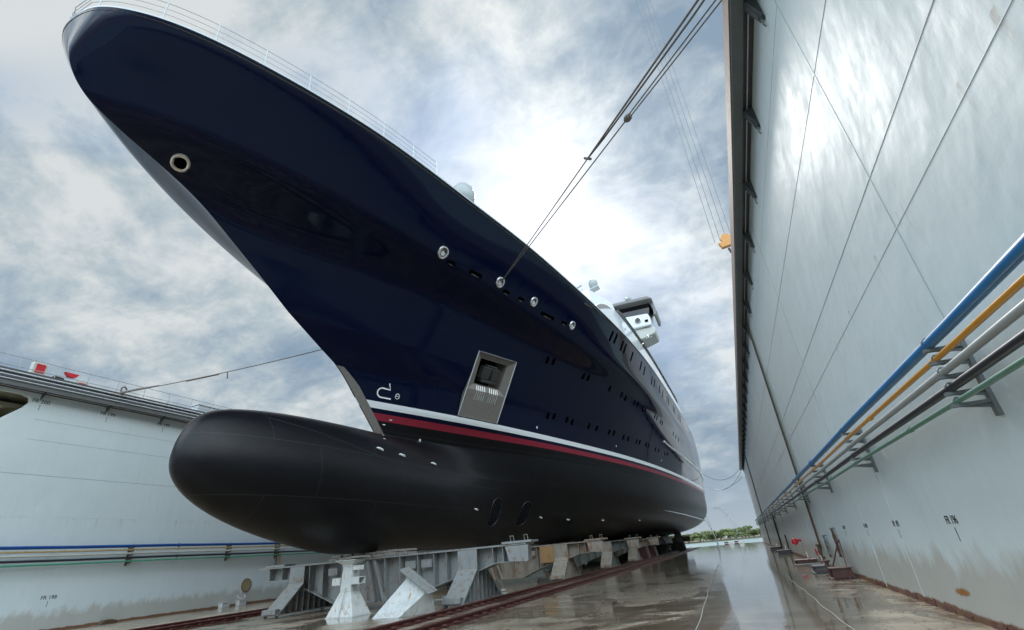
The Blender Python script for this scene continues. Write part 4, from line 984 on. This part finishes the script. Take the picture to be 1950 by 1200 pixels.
# bulwark rail posts along the bow
RAILS = thing('bow_railing', 'thin steel railing on the white bow bulwark', 'railing', (XC, 8, DECK_Z))
def deck_pt(y, ins, z, s_=1):
    b0 = float(level_breadth(y, DECK_Z)); z += float(sheer(y)) - DECK_Z; return (XC + s_*max(b0-ins, 0), y, z)
bow_y = [4.05, 5.2, 6.5, 7.95, 9.5, 11.1, 12.8, 14.5, 16.0]
for s_ in (1, -1):
    for y in bow_y:
        q_ = deck_pt(y, .10, DECK_Z+.1, s_); MB().tube([q_, (q_[0], q_[1], q_[2]+.88)], .026, 6).build('post', 'lgrey', RAILS)
for hz_ in (.40, .68, .98):
    pth = [deck_pt(y, .10, DECK_Z+hz_, -1) for y in np.linspace(16.0, 3.95, 60)] + [deck_pt(y, .10, DECK_Z+hz_, 1) for y in np.linspace(3.95, 16.0, 60)]
    MB().tube(pth, .012 if hz_ < .9 else .016, 6).build('rail_wire', 'lgrey', RAILS, smooth=True)

# ---- superstructure
def outl(y, ins): return float(level_breadth(y, DECK_Z)) - ins
def topz(y): return 17.25 + 2.45*float(sstep(30.5, 39, y))
ysup = [30.6 + i*.6 for i in range(84)]
def band(z0f, z1f, ins0, ins1, y0, y1, name, mat):
    A_, B2 = [], []
    for y in [yy_ for yy_ in ysup if y0 <= yy_ <= y1]: A_.append((XC+outl(y, ins0), y, z0f(y))); B2.append((XC+outl(y, ins1), y, z1f(y)))
    m = lambda R0: [(2*XC-p[0], p[1], p[2]) for p in R0]
    return MB().grid([A_, B2, m(B2), m(A_)]).build(name, mat, ship, smooth=True)
band(lambda y: 17.22, topz, .10, .42, 30.6, 78, 'house_side', 'white_gloss')
band(lambda y: topz(y)+.004, lambda y: topz(y)+.55*float(sstep(31, 36, y)), .75, .85, 31, 78, 'deck_recess_band', 'grey_deck')
band(lambda y: topz(y)+.56*float(sstep(31, 36, y))+.003, lambda y: topz(y)+.95*float(sstep(31, 36, y)), .35, .62, 40, 78, 'upper_side', 'white_gloss')
MB().tube([(XC+outl(y, .02), y, 17.20) for y in ysup if 34 < y < 80], .035, 6).build('side_moulding', 'glass', ship, smooth=True)
# bridge house
hs = MB(); hs.hexa([(XC-9.0, 38, 17.1), (XC+9.0, 38, 17.1), (XC+10.8, 44, 17.1), (XC+10.8, 82, 17.1), (XC-10.8, 82, 17.1), (XC-10.8, 44, 17.1)], [(XC-8.2, 41, 23.9), (XC+8.2, 41, 23.9), (XC+9.5, 45, 23.9), (XC+9.5, 76, 23.4), (XC-9.5, 76, 23.4), (XC-9.5, 45, 23.9)])
hs.build('bridge_house', 'white', ship)
# bridge wing (port)
wg = MB(); wg.prism([(-7.1, 22.95), (-3.3, 22.70), (-3.12, 22.2), (-3.15, 21.35), (-4.9, 21.35), (-6.5, 22.0)], 1, 47.0, 50.5).build('bridge_wing', 'white', ship, bevel=.12)
MB().prism([(-7.2, 24.05), (-2.9, 24.0), (-3.2, 22.72), (-5.1, 23.0), (-7.2, 23.35)], 1, 47.5, 50.4).build('wing_window', 'glass', ship)
MB().prism([(-7.8, 24.45), (-2.95, 24.32), (-2.62, 24.12), (-2.5, 23.9), (-2.9, 23.98), (-7.8, 24.12)], 1, 46.4, 51.2).build('wing_roof', 'grey_deck', ship, bevel=.06)
MB().prism([(-2.95, 24.2), (-2.62, 24.1), (-2.36, 22.9), (-2.5, 22.45), (-2.72, 22.5), (-2.70, 23.1)], 1, 47.3, 50.8).build('wing_end_fin', 'grey_deck', ship, bevel=.05)
MB().prism([(-4.9, 21.32), (-3.0, 21.28), (-2.85, 20.9), (-3.0, 20.5), (-4.4, 20.1), (-5.2, 20.6)], 1, 47.3, 50.2).build('wing_underbox', 'cream', ship, bevel=.10)
MB().lathe((-4.38, 46.96, 22.13), [(.33, 0), (.33, .05), (.28, .06), (.28, .0)], (0, -1, 0), 24).build('round_window', 'steel', ship)
MB().lathe((-4.38, 46.97, 22.13), [(.28, 0), (.28, .02)], (0, -1, 0), 24).build('round_glass', 'glass', ship)
MB().box(-3.7, -3.38, 46.93, 46.96, 21.75, 22.0).build('wing_vent', 'black', ship)
MB().lathe((-4.9, 47.2, 24.45), [(.1, 0), (.1, .1), (.3, .22), (.34, .42), (.2, .6), (.02, .66)], (0, 0, 1), 18).build('compass_dome', 'pgrey', ship, smooth=True)
MB().tube([(-3.7, 46.8, 20.3), (-3.65, 46.7, 19.95)], .05, 6).build('wing_light_stem', 'steel', ship); MB().tube([(-3.95, 46.7, 19.93), (-3.3, 46.7, 19.93)], .07, 6).build('wing_light', 'steel', ship)
for (y, z) in ((43.2, 17.9),): MB().tube([(XC+outl(y, -.05), y, z), (XC+outl(y, -.45), y-.4, z+.05)], .06, 6).build('side_lamp', 'steel', ship)
# aft decks stepping down
MB().prism([(78, 17.0), (78, 20.6), (80, 19.6), (90, 17.2), (100, 14.6), (108, 13.2), (110, 12.2), (84, 13)], 0, XC-11.6, XC+11.75).build('aft_decks', 'white_gloss', ship)
MB().prism([(92, 16.6), (93, 17.2), (96, 16.2), (99, 15.2), (99, 14.8)], 0, XC+11.8, XC+12.0).build('aft_marking', 'red', ship)
MB().tube([(XC+11.6, y, z) for y, z in ((78, 21.6), (84, 19.9), (92, 17.9), (100, 15.9))], .04, 6).build('aft_rail', 'steel', ship, smooth=True)
for y in (79, 83, 87, 91, 95): MB().tube([(XC+11.6, y, 21.6-(y-78)*.26-.9), (XC+11.6, y, 21.55-(y-78)*.26)], .03, 6).build('rail_post', 'steel', ship)
# satellite domes and mast
MB().lathe((-11.7, 23.1, 17.1), [(.35, 0), (.3, 5.3), (.5, 5.5), (.62, 5.7), (.82, 6.1), (.86, 6.55), (.76, 7.0), (.5, 7.35), (.2, 7.5), (.01, 7.53)], (0, 0, 1), 28).build('satellite_dome', 'pgrey', ship, smooth=True)
mx, my = -9.7, 56.5
MB().tube([(mx-4, my, 23.5), (mx-3.2, my, 31.6)], .45, 8, rs=[.6, .35]).build('mast', 'pgrey', ship, smooth=True)
MB().obox((mx-1.6, my, 31.75), (2.1, 0, .55), (0, .5, 0), (-.05, 0, .16)).build('mast_arm', 'pgrey', ship, bevel=.1)
MB().lathe((mx-.2, my, 32.25), [(.42, -.1), (.40, .1), (.55, .35), (.60, .75), (.52, 1.1), (.3, 1.32), (.01, 1.4)], (0, 0, 1), 22).build('mast_dome', 'pgrey', ship, smooth=True)
b = MB(); b.obox((mx-2.6, my, 32.9), (.8, 0, .3), (0, .12, 0), (0, 0, .07)); b.tube([(mx-2.6, my, 31.8), (mx-2.6, my, 32.9)], .09, 8); b.tube([(mx-3.3, my, 31.7), (mx-3.3, my, 33.2)], .04, 6); b.tube([(mx-1.8, my, 31.9), (mx-1.8, my, 32.7)], .06, 6); b.tube([(mx-3.6, my, 32.5), (mx-3.0, my, 32.65)], .06, 6); b.build('radar_scanner', 'pgrey', ship)

# ================================================================ ropes
def cat(a, b, sag, n=24): a, b = Vector(a), Vector(b); return [tuple(a.lerp(b, i/n) - Vector((0, 0, sag*4*(i/n)*(1-i/n)))) for i in range(n+1)]
F2 = hp(*(22.91, 16.07), .05)[0]; E1 = Vector((3.0, 8.15, 13.2))
mr = thing('mooring_line', 'heavy doubled mooring line from the second fairlead up to the right wall top', 'rope', tuple(F2))
d_ = (E1 - F2)
sdv = d_.cross(Vector((0, 0, 1))).normalized()
def on(t_, a=0, c=0): return F2 + d_*t_ + sdv*a + Vector((0, 0, c))
MB().tube([on(0, .0), on(.30, .05), on(.62, .10, .02)], .023, 8).build('lower_strand', 'rope', mr, smooth=True)
MB().tube([on(0, -.02), on(.30, -.10, -.03), on(.74, -.20, -.05)], .023, 8).build('lower_strand', 'rope', mr, smooth=True)
MB().tube([on(.62, .10, .02), on(.66, .11, .02), on(1.0, .20, .02)], .033, 8).build('spliced_eye', 'rope', mr, smooth=True)
MB().tube([on(.62, .10, .02), on(.68, .05, .01), on(.93, .04, .0), on(1.0, .09, 0)], .030, 8).build('spliced_eye', 'rope', mr, smooth=True)
b = MB(); c = on(.62, .10, .02); b.tube([c + Vector((-.12, 0, .08)), c, c + Vector((.12, 0, -.08))], .05, 8); b.tube([c + Vector((0, .1, .1)), c + Vector((.04, -.08, -.1))], .04, 8); b.build('shackle', 'rope', mr, smooth=True)
b = MB(); c = on(.74, -.20, -.05); b.lathe(tuple(c), [(.02, -.16), (.08, -.14), (.12, -.05), (.12, .05), (.07, .14), (.02, .15)], d_, 12); b.build('knot', 'rope', mr, smooth=True)
for s_ in (-.05, .05): MB().tube([on(.745, -.2+s_, -.05), on(1.02, -.28+s_*1.6, -.05)], .021, 8).build('upper_strand', 'rope', mr, smooth=True)
S1 = Vector((-34.75, 18.0, 13.05)); S2 = Vector((-20.0, 21.31, 14.0))
ml = thing('mooring_line', 'long mooring line from the left wall walkway to behind the bow', 'rope', tuple(S1))
MB().tube(cat(S1, S2, .16), .030, 7).build('strand', 'rope', ml, smooth=True)
dl_ = S2 - S1
MB().tube([S1 + dl_*.0, S1 + dl_*.1, S1 + dl_*.2 + Vector((0, 0, -.07))], .055, 8, rs=[.09, .065, .045]).build('spliced_eye', 'rope', ml, smooth=True)
MB().tube([S1 + dl_*.33 + Vector((0, 0, -.18)), S1 + dl_*.48 + Vector((0, 0, -.20))], .045, 8).build('turnbuckle', 'brown', ml, smooth=True)
MB().tube([S1 + dl_*.52 + Vector((0, 0, -.16)), S1 + dl_*.525 + Vector((0, 0, -.62))], .03, 6).build('tail', 'brown', ml)
bb = thing('bollard', 'bent mooring hook on the left walkway where the line is made fast', 'bollard', (LW+.2, 18.3, T_L))
MB().tube([(LW+.2, 18.2, 13.0), (LW+.2, 18.2, 13.5), (LW+.2, 18.35, 13.62), (LW+.2, 18.5, 13.5), (LW+.2, 18.5, 13.3)], .05, 8).build('hook', 'brown', bb, smooth=True); MB().box(LW+.05, LW+.45, 17.6, 18.7, 12.98, 13.06).build('foot_plate', 'brown', bb)
for a, b_, s_, lb in (((XC+12.0, 100, 12.3), (2.7, 96, 12.0), 1.6, 'highest of the far sagging lines from the stern to the right wall'), ((XC+12.2, 110, 10.6), (2.7, 101, 11.8), 1.6, 'middle far sagging line at the stern'), ((XC+12.2, 110, 10.3), (2.7, 102, 11.0), .9, 'lowest far sagging line at the stern')):
    tag(MB().tube(cat(a, b_, s_), .035, 5).build('stern_line', 'wire', None, smooth=True), lb, 'rope', 'stern lines')
# crane hook block hanging behind the wall top
HX, HY, HZ = 6.1, 48.6, 28.7
hk = thing('crane_hook_block', 'orange crane hook block hanging on four wires past the right wall top', 'crane hook', (HX, HY, HZ))
MB().lathe((HX-.0, HY-.2, HZ+.95), [(.05, 0), (.50, 0), (.50, .4), (.05, .4)], (0, 1, 0), 18).build('sheave_housing', 'orange', hk)
MB().prism([(HX-.85, HZ+.5), (HX+.85, HZ+.8), (HX+.75, HZ+.0), (HX-.6, HZ-.15)], 1, HY-.25, HY+.25).build('side_plate', 'orange', hk, bevel=.06)
MB().tube([(HX, HY, HZ-.3), (HX+.1, HY, HZ-.8), (HX+.5, HY, HZ-.9), (HX+.6, HY, HZ-.5)], .13, 8).build('hook', 'pblack', hk, smooth=True)
for dx in (-1.1, -.55, .05, .6): MB().tube([(HX+dx, HY, HZ+.8), (HX+dx, HY, 100)], .030, 5).build('hoist_wire', 'wire', hk)
# water discharging at the stern
def wmat():
    m, t, b = new_mat('falling_water'); b.inputs['Base Color'].default_value = (.82, .86, .88, 1); b.inputs['Roughness'].default_value = .25
    co = t.add('ShaderNodeTexCoord').outputs['Object']; t.link(t.ramp(t.noise(co, 6, 5), [(.3, .25), (.6, .85)]), b.inputs['Alpha']); return m
MT['spray'] = wmat()
def jet(a, vel, n, r0, r1, label, T):
    a = Vector(a); vel = Vector(vel); g = Vector((0, 0, -9.8)); pts = [a + vel*t_ + g*t_*t_/2 for t_ in np.linspace(0, T, n)]
    o = MB().tube(pts, r0, 7, rs=list(np.linspace(r0, r1, n))).build('water_jet', 'spray', None, smooth=True); tag(o, label, 'water jet', 'water jets'); return pts[-1]
jet((-6.0, 92, 5.3), (2.1, -1.2, 1.0), 20, .04, .07, 'left of two white water jets falling from the stern', 1.13)
jet((-5.3, 95, 6.0), (1.2, -2.0, .8), 20, .035, .06, 'right of two white water jets falling from the stern', 1.18)
rng = random.Random(3); b = MB(); a = Vector((-3.7, 105, 6.3)); vel = Vector((2.8, -1.0, 2.0))
for i in range(330):
    t_ = rng.random()**.8*1.35; p = a + vel*t_ + Vector((0, 0, -4.9*t_*t_)); s_ = .05+.30*t_; p += Vector((rng.gauss(0, s_), rng.gauss(0, s_), rng.gauss(0, s_*.8)))
    if p.z < .05: continue
    r = rng.uniform(.015, .05); b.obox(tuple(p), (r, 0, r*.4), (0, r, 0), (-r*.3, 0, r))
o = b.build('water_spray', 'spray'); tag(o, 'spray of water arcing off the stern toward the right wall', 'spray'); kind(o, 'stuff')
# small red and white barriers at the far end
for k in range(4):
    t = thing('road_barrier', f'{["leftmost", "second", "third", "rightmost"][k]} small red and white barrier at the far dock end', 'barrier', (-3.2+k*1.0, 116, 0), 'barriers at the far dock end')
    x = -3.2 + k*.95; MB().prism([(115.7, 0), (116.3, 0), (116.1, .55), (115.9, .55)], 0, x-.38, x+.38).build('barrier_body', 'redox' if k % 2 == 0 else 'white_worn', t, bevel=.03)
    MB().box(x-.39, x+.39, 115.72, 116.28, .2, .3).build('band', 'white', t)
# ---- distant mangrove trees, each one a thing
def leaf_mat():
    m, t, b = new_mat('mangrove_leaves'); co = t.add('ShaderNodeTexCoord').outputs['Object']
    t.link(t.ramp(t.noise(co, .8, 4), [(.3, (.08, .11, .035)), (.55, (.16, .20, .06)), (.75, (.25, .28, .10))]), b.inputs['Base Color']); b.inputs['Roughness'].default_value = .7
    b.inputs['Transmission Weight'].default_value = 0; return m
MT['leaf'] = leaf_mat()
protos = []
for v_ in range(4):
    rg = random.Random(40+v_); t = thing('mangrove_tree', 'proto', 'tree', (0, 0, 0), 'mangrove trees on the far shore')
    tr = MB()
    for i in range(4): a = rg.uniform(0, 6.28); tr.tube([(0+.6*math.cos(a)*1.5, .6*math.sin(a)*1.5, 0), (.2*math.cos(a), .2*math.sin(a), 1.2), (1.5*math.cos(a), 1.5*math.sin(a), 4.0)], .12, 5)
    tr.build('trunk', 'trunk', t)
    cr = MB(); cl = [(rg.gauss(0, 1.7), rg.gauss(0, 1.4), rg.uniform(1.6, 5.3), rg.uniform(.9, 1.7)) for _ in range(15)]
    for (x, y, z, r) in cl:
        for _ in range(70):
            d = Vector((rg.gauss(0, 1), rg.gauss(0, 1), rg.gauss(0, 1))).normalized()*r*rg.uniform(.6, 1.05); c = Vector((x, y, z)) + Vector((d.x, d.y, d.z*.75))
            if c.z < .4: continue
            q1 = Vector((rg.gauss(0, 1), rg.gauss(0, 1), rg.gauss(0, 1))).normalized()*.30; q2 = q1.orthogonal().normalized()*.24
            cr.poly([c-q1, c+q2, c+q1, c-q2])
    cr.build('crown', 'leaf', t); protos.append(t)
rg = random.Random(5); cnt = 0
xs_t = [-36 + i*2.75 for i in range(29)]
for i, x in enumerate(xs_t):
    pr_ = protos[i % 4]; loc = (x + rg.uniform(-.7, .7), 268 + rg.uniform(-3, 4), .2)
    lb = f'{"bushy" if i%2 else "rounded"} green mangrove on the far shore, number {i+1} from the left of the tree line'
    if i < 4: o = pr_; o.location = loc; o['label'] = lb
    else: o = dup(pr_, Vector(loc) - Vector(pr_.location), lb)
    s_ = rg.uniform(.85, 1.25)*(1.0 + .12*math.sin(i*.7)); o.scale = (s_*1.2, s_, .60*s_*rg.uniform(.75, 1.25)); o.rotation_euler.z = rg.uniform(0, 6)
